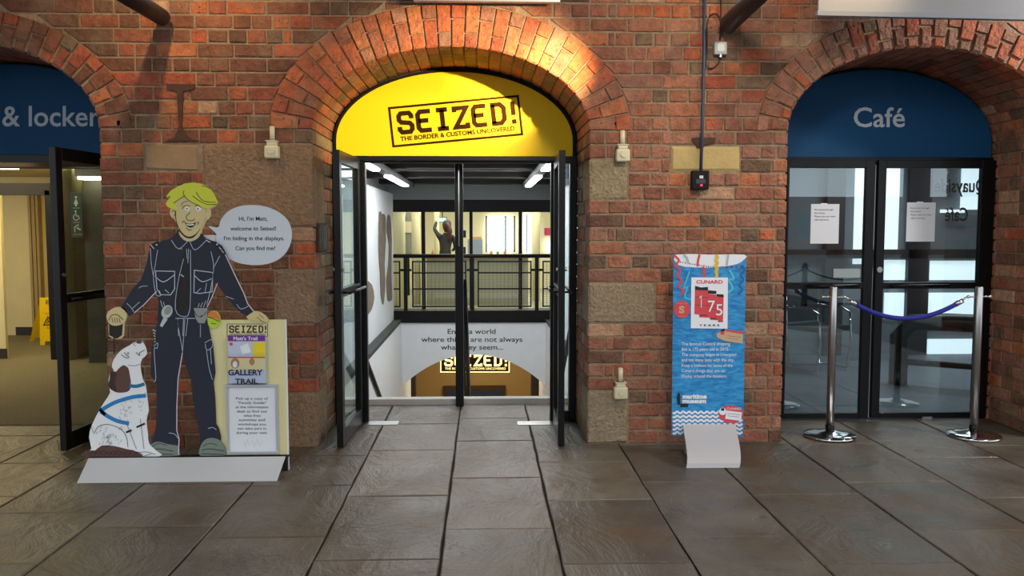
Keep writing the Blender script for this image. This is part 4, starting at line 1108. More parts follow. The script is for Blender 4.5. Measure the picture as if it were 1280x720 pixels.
for u0, u1 in ((0, .05), (.95, 1)):
    MB().tube([rp_(u0), rp_((u0+u1)/2)+Vector((0, 0, .006)), rp_(u1)], .007, 8).build('snap_hook', CHROME, t, smooth=True)

# ================================================================ THINGS ON THE BRICK WALL
IV = mat('ivory_plastic', 'd8cfae', .4)
def detector(cx, top, bot, label):
    w = XZ(cx, (top+bot)/2, D-.03); sc = 185.0; z0 = at(cx, bot, D-.03).z; z1 = at(cx, top, D-.03).z; H = z1-z0; zm = z0+H*.5
    t = thing('wall_alarm_box', label, 'device', (w[0], D-.02, z0), 'ivory boxes on the brick piers')
    x = w[0]; hw_ = .046
    MB().box(x-hw_, x+hw_, D-.075, D-.003, z0, zm-.02).build('housing', IV, t, bevel=.012)
    MB().box(x-.032, x+.032, D-.062, D-.003, zm-.02, zm+.012).build('neck', IV, t, bevel=.006)
    MB().box(x-.039, x+.039, D-.068, D-.003, zm+.004, zm+.012).build('neck_ring', IV, t, bevel=.003)
    MB().tube([(x, D-.03, zm+.01), (x, D-.03, z1)], .0165, 16).build('conduit_stub', IV, t, smooth=True)
    c = MB(); c.tube([(x+.002, D-.074, z0+(zm-z0)*.45), (x+.002, D-.086, z0+(zm-z0)*.45)], .022, 20); c.build('cover', IV, t, bevel=.002)
detector(340.5, 158, 198.5, 'ivory plastic alarm box with upright stub on the left brick pier')
detector(778, 163, 202.5, 'ivory plastic alarm box with upright stub high on the right pier, above the stone quoin')
detector(775.5, 460, 498, 'ivory plastic alarm box with upright stub low on the right pier, near knee height')
CON = mat('dark_blue_grey_conduit', '3b4257', .45)
o = MB().tube([at(880.5, -30, D-.02), at(880.5, 60, D-.02), at(878.5, 140, D-.02), at(876, 216, D-.02)], .011, 12).build('conduit', CON, None, smooth=True); tag(o, 'dark thin vertical conduit down the right brick pier', 'conduit')
a, b = XZ(865.5, 213, D-.06), XZ(886.5, 237, D-.06)
t = thing('black_control_box', 'small square black box with a red lamp at the foot of the conduit', 'box', ((a[0]+b[0])/2, D, b[1]))
MB().box(a[0], b[0], D-.06, D-.003, b[1], a[1]).build('housing', BLACKM, t, bevel=.006)
box_px('window', mat('dark_grey_glass', '303236', .25), 870, 224, 882, 229.5, D-.0635, .004, t)
box_px('badge', mat('pale_badge', 'cfd2d6', .4), 874.5, 219.5, 879, 223, D-.0635, .004, t)
p = at(876.8, 231.5, D-.064); MB().tube([(p.x, D-.058, p.z), (p.x, D-.068, p.z)], .0065, 12).build('red_lamp', mat('red_led', 'ff2040', .3, emit='ff2038', estr=2.5), t)
a, b = XZ(893.5, 52, D-.05), XZ(909, 68, D-.05)
t = thing('junction_box', 'light grey junction box with cable loops near the right tube', 'box', ((a[0]+b[0])/2, D, b[1]))
MB().box(a[0], b[0], D-.05, D-.003, b[1], a[1]).build('housing', mat('light_grey_plastic', 'a9b2b6', .4), t, bevel=.008)
box_px('cover_plate', mat('paler_grey_plastic', 'c9cfd0', .35), 897, 55, 905.5, 64, D-.054, .006, t)
p = at(901, 70, D-.035); MB().tube([(p.x, D-.03, p.z+.015), (p.x, D-.03, p.z-.008)], .012, 12).build('cable_gland', STEEL, t)
cb = MB(); CBL = mat('black_cable', '141315', .5)
cb.tube([at(x, y, D-.018) for x, y in smooth([(901, 71), (898, 79), (891, 85), (884, 84), (882.5, 76), (884, 60), (884, 32), (887, 20), (893, 17), (899, 20), (901, 30)], 4, False)], .0042, 8)
cb.tube([at(x, y, D-.018) for x, y in [(901, -20), (901.5, 10), (901, 32), (900, 50)]], .0055, 8)
cb.tube([at(x, y, D-.018) for x, y in smooth([(903, 35), (908, 39), (913, 41), (918, 38), (919.5, 31)], 4, False)], .0042, 8)
cb.build('cable', CBL, t, smooth=True)
# angled black tubes
TUB = mat('dark_brown_black_paint', '1b1516', .45)
def strut(p0, y0, p1, y1, r, label):
    a = at(*p0, y0); b = at(*p1, y1); d = (b-a); c = b+d*.6
    t = thing('angled_tube', label, 'tube', tuple(a), 'dark tubes slanting up from the wall')
    MB().tube([a, a+d*.02, c], [r*.8, r, r], 24).build('tube', TUB, t, smooth=True)
    MB().tube([a-d.normalized()*.004, a+Vector((0, .02, .0))], r*.6, 16).build('wall_socket', TUB, t)
strut((203, 22), 5.66, (158, -6), 5.1, .055, 'thick dark round tube slanting up from the wall at the top left')
strut((910, 31), 5.66, (948, -6), 5.1, .060, 'thick dark round tube slanting up from the wall beside the junction box')
# banners hanging over the wall
BAN = mat('white_banner', '8e9096', .5, noise=.06, nscale=4)
def banner(name, label, x0, y0, x1, y1, Y, th):
    a = at(x0, y0, Y); b = at(x1, y1, Y)
    t = thing(name, label, 'banner', ((a.x+b.x)/2, Y, a.z))
    MB().hexa([(a.x, Y, a.z), (b.x, Y, b.z), (b.x, Y+th, b.z), (a.x, Y+th, a.z), (a.x, Y, a.z+.7), (b.x, Y, a.z+.7), (b.x, Y+th, a.z+.7), (a.x, Y+th, a.z+.7)]).build('panel', BAN, t)
    r = .012
    MB().hexa([(a.x-.01, Y-r, a.z-.01), (b.x, Y-r, b.z-.01), (b.x, Y+th+r, b.z-.01), (a.x-.01, Y+th+r, a.z-.01), (a.x-.01, Y-r, a.z+.018), (b.x, Y-r, b.z+.018), (b.x, Y+th+r, b.z+.018), (a.x-.01, Y+th+r, a.z+.018)]).build('bottom_rail', mat('dull_silver', '9da0a8', .35, metal=.5), t)
banner('hanging_banner', 'pale banner with silver bottom rail cut off by the top right corner', 1023, 17.5, 1330, 24, 5.2, .02)
banner('hanging_banner', 'white banner edge just visible at the top above the yellow arch', 519, -.5, 700, 1.2, 5.55, .02)
# ================================================================ STAIRWELL AND GALLERY
WL, WR, GY = at(491, 245, 14.3).x, at(688, 245, 14.3).x, 14.3
WWALL = mat('white_gallery_wall', 'dfe3e6', .6); GREYW = mat('grey_upper_wall', '8d9292', .8); CEIL = mat('rough_vault_plaster', '6e6a62', .95, noise=.35, nscale=6, bump=.03, bscale=14)
box('wall_west', WWALL, WL-.12, WL, 6.53, GY, -.05, 2.07, kind='structure', label='white left wall of the stairwell with torn grey mural')
box('wall_east', WWALL, WR, WR+.12, 6.53, GY, -.05, 2.07, kind='structure', label='white right wall of the stairwell')
LW, RW_ = at(502, 404, GY).x, at(682, 404, GY).x
box('wall_west', WHITE, LW-.3, LW, 7.1, GY+2.5, -3, -.10, kind='structure', label='white lower left wall beside the stairs')
box('wall_east', WHITE, RW_, RW_+.3, 7.1, GY+2.5, -3, -.10, kind='structure', label='white lower right wall beside the stairs')
LEDGE = mat('dark_ledge', '26272a', .6)
box('trim_4', LEDGE, WL-.1, LW+.002, 7.1, GY, -.10, -.05, kind='structure', label='dark ledge at floor level left of the stairwell')
box('trim_5', LEDGE, RW_-.002, WR+.1, 7.1, GY, -.10, -.05, kind='structure', label='dark ledge at floor level right of the stairwell')
box('ceiling', CEIL, -3.2, 3.2, 6.53, GY+.1, 2.27, 2.4, kind='structure', label='rough dark ceiling over the stairwell')
for y, x0 in ((8.3, -2.4), (9.9, -2.4), (11.6, -2.4), (13.2, -2.4)):
    box('ceiling_beam', mat('dark_beam', '2a2725', .8), x0, 2.4, y, y+.28, 2.19, 2.28, kind='structure', label='dark beam across the stairwell ceiling')
box('wall_north', GREYW, WL-1, WR+1, GY+.02, GY+.1, 1.98, 2.3, kind='structure', label='grey strip of wall above the gallery screen')
for X0, X1 in ((WL-1.6, WL-.1), (WR+.1, WR+1.7)):
    box('ceiling_edge', GREYW, X0, X1, 6.53, GY, 2.06, 2.3, kind='structure', label='upper side wall of the stairwell')
# curb and stairs
box('curb', mat('pale_curb', 'bdbcb4', .6, noise=.1), WL-.1, WR+.1, 7.095, 7.2, -.2, .045, kind='structure', label='pale raised curb at the head of the stairs')
stair = thing('staircase', 'staircase going down behind the curb', None, (0, 7.2, 0), kind='structure')
for i in range(16):
    box('step', mat('stair_tread', '55524c', .7), LW, RW_, 7.2+i*.28, 7.2+(i+1)*.28, -.2-(i+1)*.17-.15, -.2-(i+1)*.17+.03, stair)
# curved bulkhead over the lower arch
BHY = GY
A_ = dict(l=at(502, 483, BHY), r=at(682, 483, BHY), c=at(593, 443.5, BHY), t=at(593, 403.5, BHY).z)
pts = [(A_['l'].x, A_['t'])]+[(A_['l'].x, A_['l'].z)]
for i in range(1, 24):
    u = -1+2*i/24; pts.append((A_['l'].x+(A_['r'].x-A_['l'].x)*i/24, A_['l'].z+(A_['c'].z-A_['l'].z)*(1-abs(u)**2.1)))
pts += [(A_['r'].x, A_['r'].z), (A_['r'].x, A_['t'])]
bh = MB().prism(pts, BHY, BHY+.12).build('wall_bulkhead', WHITE, kind='structure', label='white bulkhead with lettering over the lower arch')
F = Flat(BHY)
for s_, x0, x1, y in (('Enter a world', 559.5, 619.5, 417.3), ('where things are not always', 526.5, 653, 427.3), ('what they seem...', 551, 629, 437)):
    F.text(s_, x0, x1, y, 6.4, 1, bold=.012)
F.build('lettering', INK, bh)
# ribbed iron plate on the left reveal
rb = thing('ribbed_plate', 'dark ribbed iron plate on the left reveal of the yellow doorway', 'plate', (LX, 6.0, at(404, 315, 6.0).z))
za, zb_ = at(404, 315, 6.0).z, at(404, 279, 6.0).z
MB().box(LX-.004, LX+.006, 5.80, 6.16, za, zb_).build('back_plate', RUST, rb)
for k in range(5): MB().box(LX+.006, LX+.024, 5.82+k*.07, 5.85+k*.07, za+.01, zb_-.01).build('rib', mat('grey_worn_iron', '6a6258', .7, noise=.3, nscale=25), rb, bevel=.004)
# lower lobby
OCH = mat('ochre_wall', '9a7c48', .7)
box('wall_lower', OCH, -3, 3, 18.6, 18.7, -3.2, -.1, kind='structure', label='ochre back wall of the lower lobby')
box('wall_lower_left', OCH, LW-1.2, LW-1.1, GY+.1, 18.7, -3.2, -.1, kind='structure'); box('wall_lower_right', OCH, RW_+1.1, RW_+1.2, GY+.1, 18.7, -3.2, -.1, kind='structure')
box('floor_lower', mat('lower_floor', '6a5638', .6), -3, 3, 11.5, 18.7, -3.3, -3.17, kind='structure')
ps = []
SGY = 15.2
sg = thing('lit_sign', 'glowing SEIZED! sign hanging in the lower lobby under the white arch', 'sign', tuple(at(593, 466, SGY)))
box_px('sign_box', mat('dark_brown_sign', '3a2208', .6), 550, 443, 638, 466, SGY, .06, sg)
F = Flat(SGY); stamp(F, 551, 440.5, 636.5, 465, 2, bw=1.3, sb=0, sw=.105)
F.build('lit_lettering', mat('lit_letters', 'ffe9a0', .5, emit='ffe08a', estr=1.1), sg)
d = thing('door_4', 'blue double door at the back of the lower lobby', None, tuple(at(593, 500, 18.55)), kind='structure')
q0, q1 = at(554, 483, 18.5), at(632, 560, 18.5)
box('door_frame', mat('brown_frame', '3b2411', .6), q0.x, q1.x, 18.52, 18.6, -3.17, q0.z, d)
box('door_panel', mat('navy_door', '1c2c46', .5), q0.x+.08, q1.x-.08, 18.5, 18.53, -3.17, q0.z-.12, d)
for px0, px1, s in ((512, 518, 'left'), (668, 674, 'right')):
    a, b = at(px0, 470, 16), at(px1, 470, 16)
    box('wall_pier', mat('dark_brown_paint', '3a2513', .7), a.x-.06, b.x+.02, 16, 16.2, -3.17, -.2, kind='structure', label='dark brown pier at the %s of the lower arch' % s)
# mural torn from the wall on the left
TORN = mat('torn_grey_mural', '75685c', .9, noise=.35, nscale=9)
def torn(side, ypts, label):
    X = WL+.001 if side < 0 else WR-.011
    m = MB(); n = len(ypts)
    m.v = [(X, y, z) for y, z in ypts]+[(X+.01, y, z) for y, z in ypts]
    for t in tessellate_polygon([[Vector((y, z, 0)) for y, z in ypts]]): m.f += [tuple(t), tuple(n+i for i in t[::-1])]
    for i in range(n): j = (i+1) % n; m.f.append((i, j, n+j, n+i))
    o = m.build('mural_patch', TORN); tag(o, label, 'mural'); return o
def wallpt(px, py, X):     # picture point -> (y,z) on the plane x=X
    d = _f*FPX + _r*(px-640) - _u*(py-360); p = CAMP+d*((X-CAMP.x)/d.x); return (p.y, p.z)
torn(-1, [wallpt(x, y, WL) for x, y in smooth([(473.5, 266), (477, 268), (481, 270), (481.5, 300), (480, 330), (481, 352), (479.5, 374), (478, 381), (475.5, 368), (474.5, 340), (472.5, 310)], 2)], 'grey torn mural patch on the left stairwell wall, nearer one')
torn(-1, [wallpt(x, y, WL) for x, y in smooth([(483.5, 272), (487, 270), (489, 300), (488.5, 345), (489.5, 372), (487, 376), (484, 374), (482.5, 350), (485, 330), (485.5, 305), (483, 290)], 2)], 'grey torn mural patch on the left stairwell wall, far one')
torn(-1, [wallpt(x, y, WL) for x, y in smooth([(455.5, 354), (464, 356), (467, 372), (464, 386), (460, 392), (455.5, 396)], 2)], 'pale torn mural patch low on the left stairwell wall')
torn(1, [wallpt(x, y, WR) for x, y in ((689.3, 268), (690.2, 266), (690.2, 370), (689.3, 368))], 'grey torn mural patch on the right stairwell wall')
# handrails
def rail(label, pts, r=.022):
    o = MB().tube(pts, r, 12).build('stair_handrail', BLACK, smooth=True); tag(o, label, 'handrail', 'black stair handrails'); return o
rail('black handrail slanting down at the left of the stairs', [at(451, 432, 8.45), at(455, 445, 8.6), at(475, 498, 9.9), at(477, 503, 10.2)], .03)
rail('black handrail slanting down at the right of the stairs', [at(713, 412, 8.0), at(700.5, 480, 9.5), at(699, 500, 10.1)], .022)
cr = thing('centre_handrail', 'dark centre handrail of the stairs just behind the black post', 'handrail', (-.2, 7.8, 0), 'black stair handrails')
MB().tube([at(580, 352, 7.5), at(583.5, 430, 8.6), at(586.5, 502, 10.0)], .024, 12).build('rail', BLACK, cr, smooth=True)
MB().tube([at(577.5, 352, 7.5), at(579, 430, 8.6), at(581.5, 502, 10.0)], .016, 12).build('rail', BLACK, cr, smooth=True)
# central black post
pp = onfloor(575, 506); zt = 2.27
t = thing('black_post', 'slim black post standing at the head of the stairs in the middle of the doorway', 'post', (pp.x, 7.03, 0))
box('post', BLACK, pp.x-.034, pp.x+.034, 7.0, 7.07, 0, zt, t, bevel=.006)
box('post_fin', CHROME, pp.x-.004, pp.x+.004, 6.994, 7.0, 1.35, zt, t, 'shiny strip on the upper part')
# wide gallery edge beam
GA, GB = at(489, 400, GY).x, at(689, 400, GY).x
zz = lambda py, Y=GY: at(590, py, Y).z
box('gallery_edge_beam', BLACKM, GA-.3, GB+.3, GY-.04, GY+.3, zz(403), zz(388), kind='structure', label='black edge beam of the gallery')
# railing
rl = thing('gallery_railing', 'black metal gallery railing with wire mesh panels above the white bulkhead', 'railing', ((GA+GB)/2, GY, 0))
MB().tube([(GA, GY, zz(320)), (GB, GY, zz(320))], .034, 12).build('top_rail', BLACK, rl, smooth=True)
RY = GY+.0
def X_(px, Y=GY): return at(px, 350, Y).x
for px in (507, 590.5, 671): box('post', BLACK, X_(px-2.3), X_(px+2.3), RY-.02, RY+.03, zz(388), zz(320), rl)
for x0, x1 in ((489.5, 500.5), (515, 583), (597, 664.5), (678, 689)):
    m = MB()
    a, b = X_(x0), X_(x1); w = .024; zt, zb = zz(326), zz(384)
    m.box(a, b, RY-.01, RY+.015, zt-w, zt).box(a, b, RY-.01, RY+.015, zb, zb+w).box(a, a+w, RY-.01, RY+.015, zb+w, zt-w).box(b-w, b, RY-.01, RY+.015, zb+w, zt-w)
    for py in (341, 361): m.box(a+w, b-w, RY-.008, RY+.012, zz(py)-.013, zz(py)+.013)
    fp = m.build('panel_frame', BLACK, rl)
    m = MB(); n = max(2, int((b-a)/.062))
    for i in range(1, n): x = a+(b-a)*i/n; m.box(x-.003, x+.003, RY, RY+.006, zb, zt)
    k = int((zt-zb)/.035)
    for i in range(1, k): z = zb+(zt-zb)*i/k; m.box(a, b, RY, RY+.004, z-.0018, z+.0018)
    m.build('wire_mesh', mat('mesh_wire', '5c5c54', .5), fp, kind='stuff')
for px in (503.5, 511.5, 586.5, 594.5, 667, 675): box('clip', BLACK, X_(px-3), X_(px+3), RY-.006, RY+.014, zz(339), zz(336), rl)
# glazed screen behind the railing
SCY = GY+.32
sc = thing('window_1', 'black framed glazed screen between gallery and lit cafe', None, (0, SCY, 0), kind='structure')
zc = lambda py: at(590, py, SCY).z
Xc = lambda px: at(px, 350, SCY).x
box('header', BLACKM, Xc(486), Xc(692), SCY-.02, SCY+.1, zc(265), zc(249), sc)
box('sill', BLACKM, Xc(486), Xc(692), SCY-.02, SCY+.1, zc(400), zc(386), sc)
for px, w in ((529.5, 4.5), (589, 4), (650.5, 4.5)): box('mullion', BLACKM, Xc(px-w/2), Xc(px+w/2), SCY-.02, SCY+.08, zc(386), zc(265), sc)
for a, b in ((486, 527), (532, 587), (591, 648), (653, 692)): box('pane', GLASS, Xc(a), Xc(b), SCY+.03, SCY+.036, zc(386), zc(265), sc)
box('side_wall_left', GREYW, WL-1.2, WL-.11, SCY, SCY+.1, -.3, 2.3, kind='structure'); box('side_wall_right', GREYW, WR+.11, WR+1.2, SCY, SCY+.1, -.3, 2.3, kind='structure')
# the cafe beyond
CF = mat('cafe_cream', 'ded4b0', .6)
box('floor_cafe', mat('cafe_floor', '8f8a74', .35), -4, 4, GY+.3, 21.2, -.12, -.02, kind='structure')
box('wall_cafe_back', CF, -4, 4, 21.1, 21.2, -.1, 3, kind='structure'); box('wall_cafe_left', CF, -4.1, -4, GY+.3, 21.2, -.1, 3, kind='structure'); box('wall_cafe_right', CF, 4, 4.1, GY+.3, 21.2, -.1, 3, kind='structure')
box('ceiling', mat('cafe_ceiling', 'cfc6a4', .8), -4, 4, GY+.42, 21.2, 2.6, 2.7, kind='structure', label='ceiling of the lit cafe behind the gallery')
def column(px, w, Y, label):
    p = at(px, 300, Y); r = w/2*Y/1050
    t = thing('round_column', label, 'column', (p.x, Y, 0), 'cream columns in the lit cafe')
    MB().lathe([(r, -.02), (r, 1.72), (r*1.05, 1.75), (r*1.35, 1.95), (r*1.8, 2.1), (r*1.8, 2.6)], p.x, Y, 28).build('shaft', mat('cream_column', 'ece2b4', .5), t, smooth=True)
column(499, 15, 16.2, 'cream column at the left end of the lit cafe'); column(520, 11, 17.0, 'cream column right of the grey menu board')
column(546, 6, 19.0, 'thin cream column left of the person'); column(670, 10, 17.5, 'cream column right of the bright window')
w2 = thing('window_2', 'bright daylight window in the back of the cafe', None, tuple(at(626, 315, 21)), kind='structure')
WIN = mat('bright_daylight', 'ffffff', .5, emit='f4faff', estr=2.2)
box_px('pane', WIN, 609, 272, 642, 314, 21.0, .03, w2); 
for px in (608, 643, 632): box_px('frame', BLACKM, px-1, 270, px+1, 315, 20.96, .05, w2)
w3 = thing('window_3', 'narrow bright window at the right of the cafe', None, tuple(at(658, 315, 21)), kind='structure')
box_px('pane', WIN, 654, 268, 664, 316, 21.0, .03, w3); box_px('pane', WIN, 684, 300, 690, 316, 21.0, .03, w3)
box_px('frame', BLACKM, 657.5, 268, 659, 316, 20.96, .04, w3)
cn = thing('serving_counter', 'cream fronted cafe counter with wooden top', 'counter', tuple(at(600, 370, 16.6)))
q0, q1 = at(533, 323, 16.6), at(660, 323, 16.6)
box('front_panel', mat('cream_front', '9f9a80', .5), q0.x, q1.x, 16.6, 17.2, -.02, .9, cn); 
box('worktop', mat('counter_wood', '9a6438', .4), q0.x-.03, q1.x+.03, 16.55, 17.25, .9, .94, cn)
gb = box('glass_cabinet', mat('blue_grey_cabinet', '8b98a6', .3), at(584.5, 300, 16.8).x, at(603, 300, 16.8).x, 16.8, 17.1, .94, at(590, 299, 16.8).z); tag(gb, 'blue grey box on the cafe counter beside the till', 'cabinet')
wt = box_px('wooden_tray', mat('pine_tray', 'c08a4e', .5), 588, 296, 602, 299, 16.85, .2); tag(wt, 'wooden tray edge on the counter box', 'tray')
tl_ = thing('till', 'dark cash till on the cafe counter', 'till', tuple(at(583, 303, 16.9)))
box_px('screen', BLACK, 575, 288, 582.5, 297, 16.9, .04, tl_); q = at(579, 300, 16.9); box('base', BLACK, q.x-.09, q.x+.05, 16.85, 17.1, .94, 1.12, tl_); box('arm', BLACK, q.x-.03, q.x, 16.92, 16.98, 1.12, 1.4, tl_)
mb_ = thing('menu_board', 'grey menu board between the two cream columns', 'board', tuple(at(510, 300, 19)))
box_px('board', mat('grey_board', '6f6c60', .6), 504, 266, 517, 322, 19, .05, mb_); q = at(510, 322, 19); MB().box(q.x-.03, q.x+.03, 19, 19.05, -.02, q.z).build('leg', BLACK, mb_); box_px('pale_strip', mat('pale_strip', 'b8ab8c', .6), 504, 277, 517, 291, 18.98, .02, mb_)
t = thing('exit_sign', 'small glowing green sign above the person in the cafe', 'sign', tuple(at(553, 277, 20)))
box_px('face', mat('green_glow', '9ff0e0', .4, emit='66e8d8', estr=1.4), 549, 272.5, 557.5, 277, 20, .04, t); box_px('box', BLACK, 548, 271.5, 558.5, 278, 20.02, .05, t); q = at(553, 272, 20.04); MB().tube([(q.x, 20.04, q.z), (q.x, 20.04, 2.6)], .012, 6).build('hanger', BLACK, t)
pt = box_px('poster', mat('red_pink_poster', 'c8305a', .6), 680.5, 285, 688, 294, 21.06, .04); tag(pt, 'small red poster at the far right of the cafe', 'poster')
for i, (px, lab) in enumerate(((541, 'small amber bottle on the cafe counter left of the person'), (614, 'amber bottle on the cafe counter, left of three below the bright window'), (622, 'green bottle on the cafe counter, middle of three below the bright window'), (631, 'amber bottle on the cafe counter, right of three below the bright window'))):
    p = at(px, 310, 16.9)
    o = MB().lathe([(.025, 0), (.028, .01), (.028, .07), (.012, .1), (.011, .13)], p.x, 16.9, 10, .94).build('bottle', mat(('amber_goods', 'green_goods')[i == 2], ('b07030', '6f7a3a')[i == 2], .4), smooth=True)
    tag(o, lab, 'bottle', 'bottles on the cafe counter')
for i, (px, py) in enumerate(((623, 262), (548, 262), (670, 262))):
    p = at(px, py, 17.5); t = thing('pendant_lamp', ['small bright ceiling lamp above the bright window', 'small ceiling lamp above the green sign', 'small ceiling lamp above the right cream column'][i], 'lamp', (p.x, p.y, 2.6), 'cafe ceiling lamps')
    MB().tube([(p.x, p.y, 2.6), (p.x, p.y, p.z)], .008, 6).build('cord', BLACK, t); MB().lathe([(.01, -.04), (.035, -.02), (.035, .01), (.01, .03)], p.x, p.y, 12, p.z).build('bulb', mat('lamp_bulb', 'fff4c0', .5, emit='fff0b0', estr=6), t)
# person behind the counter
def person():
    Y = 18.3; p = at(556.5, 300, Y); X = p.x
    t = thing('person', 'person in black with long auburn hair behind the cafe counter, arm raised', 'person', (X, Y, -.02))
    J = {'pel': (0, 0, .92, .13), 'wst': (0, 0, 1.05, .105), 'chest': (.01, .01, 1.22, .13), 'neckb': (.02, .0, 1.40, .055), 'neck': (.025, -.01, 1.46, .048), 'head': (.035, -.02, 1.55, .082), 'top': (.04, -.02, 1.63, .06),
         'lsh': (-.15, .0, 1.36, .055), 'lel': (-.24, .12, 1.50, .042), 'lwr': (-.20, .26, 1.66, .03), 'lha': (-.19, .31, 1.72, .028),
         'rsh': (.17, 0, 1.36, .055), 'rel': (.22, .05, 1.10, .042), 'rwr': (.16, .24, 1.03, .03), 'rha': (.14, .31, 1.03, .028),
         'lhip': (-.09, 0, .86, .085), 'lkn': (-.10, -.0, .48, .058), 'lan': (-.10, .03, .09, .042), 'lto': (-.10, .19, .04, .035),
         'rhip': (.09, 0, .86, .085), 'rkn': (.10, 0, .48, .058), 'ran': (.10, .03, .09, .042), 'rto': (.10, .19, .04, .035)}
    E = [('pel', 'wst'), ('wst', 'chest'), ('chest', 'neckb'), ('neckb', 'neck'), ('neck', 'head'), ('head', 'top'), ('chest', 'lsh'), ('lsh', 'lel'), ('lel', 'lwr'), ('lwr', 'lha'), ('chest', 'rsh'), ('rsh', 'rel'), ('rel', 'rwr'), ('rwr', 'rha'),
         ('pel', 'lhip'), ('lhip', 'lkn'), ('lkn', 'lan'), ('lan', 'lto'), ('pel', 'rhip'), ('rhip', 'rkn'), ('rkn', 'ran'), ('ran', 'rto')]
    for s, h in (('l', 'lha'), ('r', 'rha')):
        hx, hy, hz, _ = J[h]; d = Vector(J[h][:3])-Vector(J[s+'wr'][:3]); d.normalize()
        for i in range(4):
            k = (i-1.5)*.018; J[h+'f%d' % i] = (hx+k, hy+d.y*.05, hz+d.z*.05, .009); J[h+'g%d' % i] = (hx+k*1.1, hy+d.y*(.075+.006*(i in (1, 2)))+.004, hz+d.z*(.08+.006*(i in (1, 2))), .0075)
            E += [(h, h+'f%d' % i), (h+'f%d' % i, h+'g%d' % i)]
        sx = 1 if s == 'l' else -1
        J[h+'t'] = (hx+sx*.045, hy+d.y*.02, hz+d.z*.02, .010); E.append((h, h+'t'))
    ks = list(J); me = bpy.data.meshes.new('body'); me.from_pydata([(J[k][0]+X, J[k][1]+Y, J[k][2]-.02) for k in ks], [(ks.index(a), ks.index(b)) for a, b in E], [])
    o = bpy.data.objects.new('body', me); COL.objects.link(o)
    sk = o.modifiers.new('skin', 'SKIN')
    if not me.skin_vertices: 
        bpy.context.view_layer.objects.active = o
    lay_ = me.skin_vertices[0].data if me.skin_vertices else None
    if lay_:
        for i, k in enumerate(ks): lay_[i].radius = (J[k][3], J[k][3]); lay_[i].use_root = (k == 'pel')
    sb = o.modifiers.new('sub', 'SUBSURF'); sb.levels = 1; sb.render_levels = 1
    dg = bpy.context.evaluated_depsgraph_get(); dg.update()
    nm = bpy.data.meshes.new_from_object(o.evaluated_get(dg)); bpy.data.objects.remove(o)
    nm.materials.clear(); nm.materials.append(mat('black_clothes', '121214', .8)); nm.materials.append(mat('skin', 'c89a7e', .6))
    for f in nm.polygons:
        c = f.center; f.use_smooth = True
        z = c.z+.02; x = c.x-X; y = c.y-Y
        f.material_index = 1 if (z > 1.43 and abs(x-.03) < .12 and y < .1) or (y > .235) else 0
    b = link('body', nm, None, t)
    hm = MB().lathe([(.02, 1.40), (.05, 1.42), (.085, 1.48), (.098, 1.56), (.09, 1.63), (.06, 1.67), (.01, 1.685)], X+.04, Y-.035, 14); 
    hm.build('hair', mat('auburn_hair', '32160f', .6), t, smooth=True)
    MB().tube([(X+.05, Y-.12, 1.60), (X+.09, Y-.17, 1.54), (X+.11, Y-.17, 1.42), (X+.09, Y-.15, 1.28), (X+.08, Y-.14, 1.20)], [.03, .045, .055, .04, .01], 10).build('ponytail', mat('auburn_hair', '32160f', .6), t, smooth=True)
person()
# track lights on the stairwell ceiling
LAMP = mat('lamp_tube', 'ffffff', .5, emit='fbfdff', estr=9)
def track(label, X, ys, y0, y1, z, s):
    t = thing('track_light', label, 'light', (X, (y0+y1)/2, z), 'fluorescent track lights over the stairs')
    MB().box(X-.05, X+.05, y0, y1, z, z+.07).build('housing', mat('dark_grey_housing', '3d3d3f', .5), t)
    for ya, yb in ys:
        MB().box(X-.045, X+.045, ya, yb, z-.025, z).build('lamp', LAMP, t, bevel=.01)
    m = MB()
    for y in (y0+.3, y1-.3): m.box(X-.01, X+.01, y-.01, y+.01, z+.07, 2.28)
    m.build('hanger', BLACK, t)
zt = 2.12
def trk(px_far, py_far, Ls):  # depth from heights
    out = []
    for p0, p1 in Ls:
        ya = (zt-1.5)*1050/(285-p0); yb = (zt-1.5)*1050/(285-p1); out.append((ya, yb))
    return out
track('ceiling light track at the left of the stairs', at(467, 210, (zt-1.5)*1050/74.5).x, trk(0, 0, ((199, 212), (220, 232))), 6.9, 13.2, zt, -1)
track('ceiling light track at the right of the stairs', at(683, 210, (zt-1.5)*1050/74.5).x, trk(0, 0, ((199, 212), (220, 232))), 6.9, 13.2, zt, 1)

# ================================================================ LEFT LOBBY
box('floor_lobby', mat('olive_carpet', '6e6242', .95, noise=.25, nscale=40, bump=.003, bscale=200), -9, WL-.13, 6.46, 12.4, -.03, .004, kind='structure', label='olive brown carpet of the toilet lobby')
box('ceiling', mat('ochre_plaster', 'a08a54', .9, noise=.2, nscale=3), -9, WL-.13, 6.53, 12.4, 2.2, 2.3, kind='structure', label='ochre plaster ceiling of the left lobby')
for y in (7.4, 8.9): box('ceiling_beam', mat('dark_brown_beam', '2a2018', .8), -9, WL-.3, y, y+.3, 2.13, 2.2, kind='structure', label='dark beam across the left lobby ceiling')
BWY = 11.3
box('wall_lobby_back', CREAMW, -9, WL-.13, BWY+.6, BWY+.7, 0, 2.2, kind='structure')
box('wall_lobby_side', CREAMW, WL-.20, WL-.13, 6.53, 12, 0, 2.3, kind='structure')
a = at(6, 400, 9.75)
box('wall_lobby_left', CREAMW, -7.6, a.x, 9.75, 9.80, 0, 2.0, kind='structure', label='cream wall end at the left edge'); box('baseboard_left', mat('dark_baseboard', '2a1c14', .6), -7.6, a.x+.012, 9.735, 9.75, 0, .12, kind='structure')
box('lobby_header', mat('very_dark_header', '1c130d', .8), -9, at(62, 240, 9.7).x+.02, 9.65, 9.75, at(30, 244, 9.7).z, at(30, 229, 9.7).z, kind='structure', label='dark beam over the lobby opening')
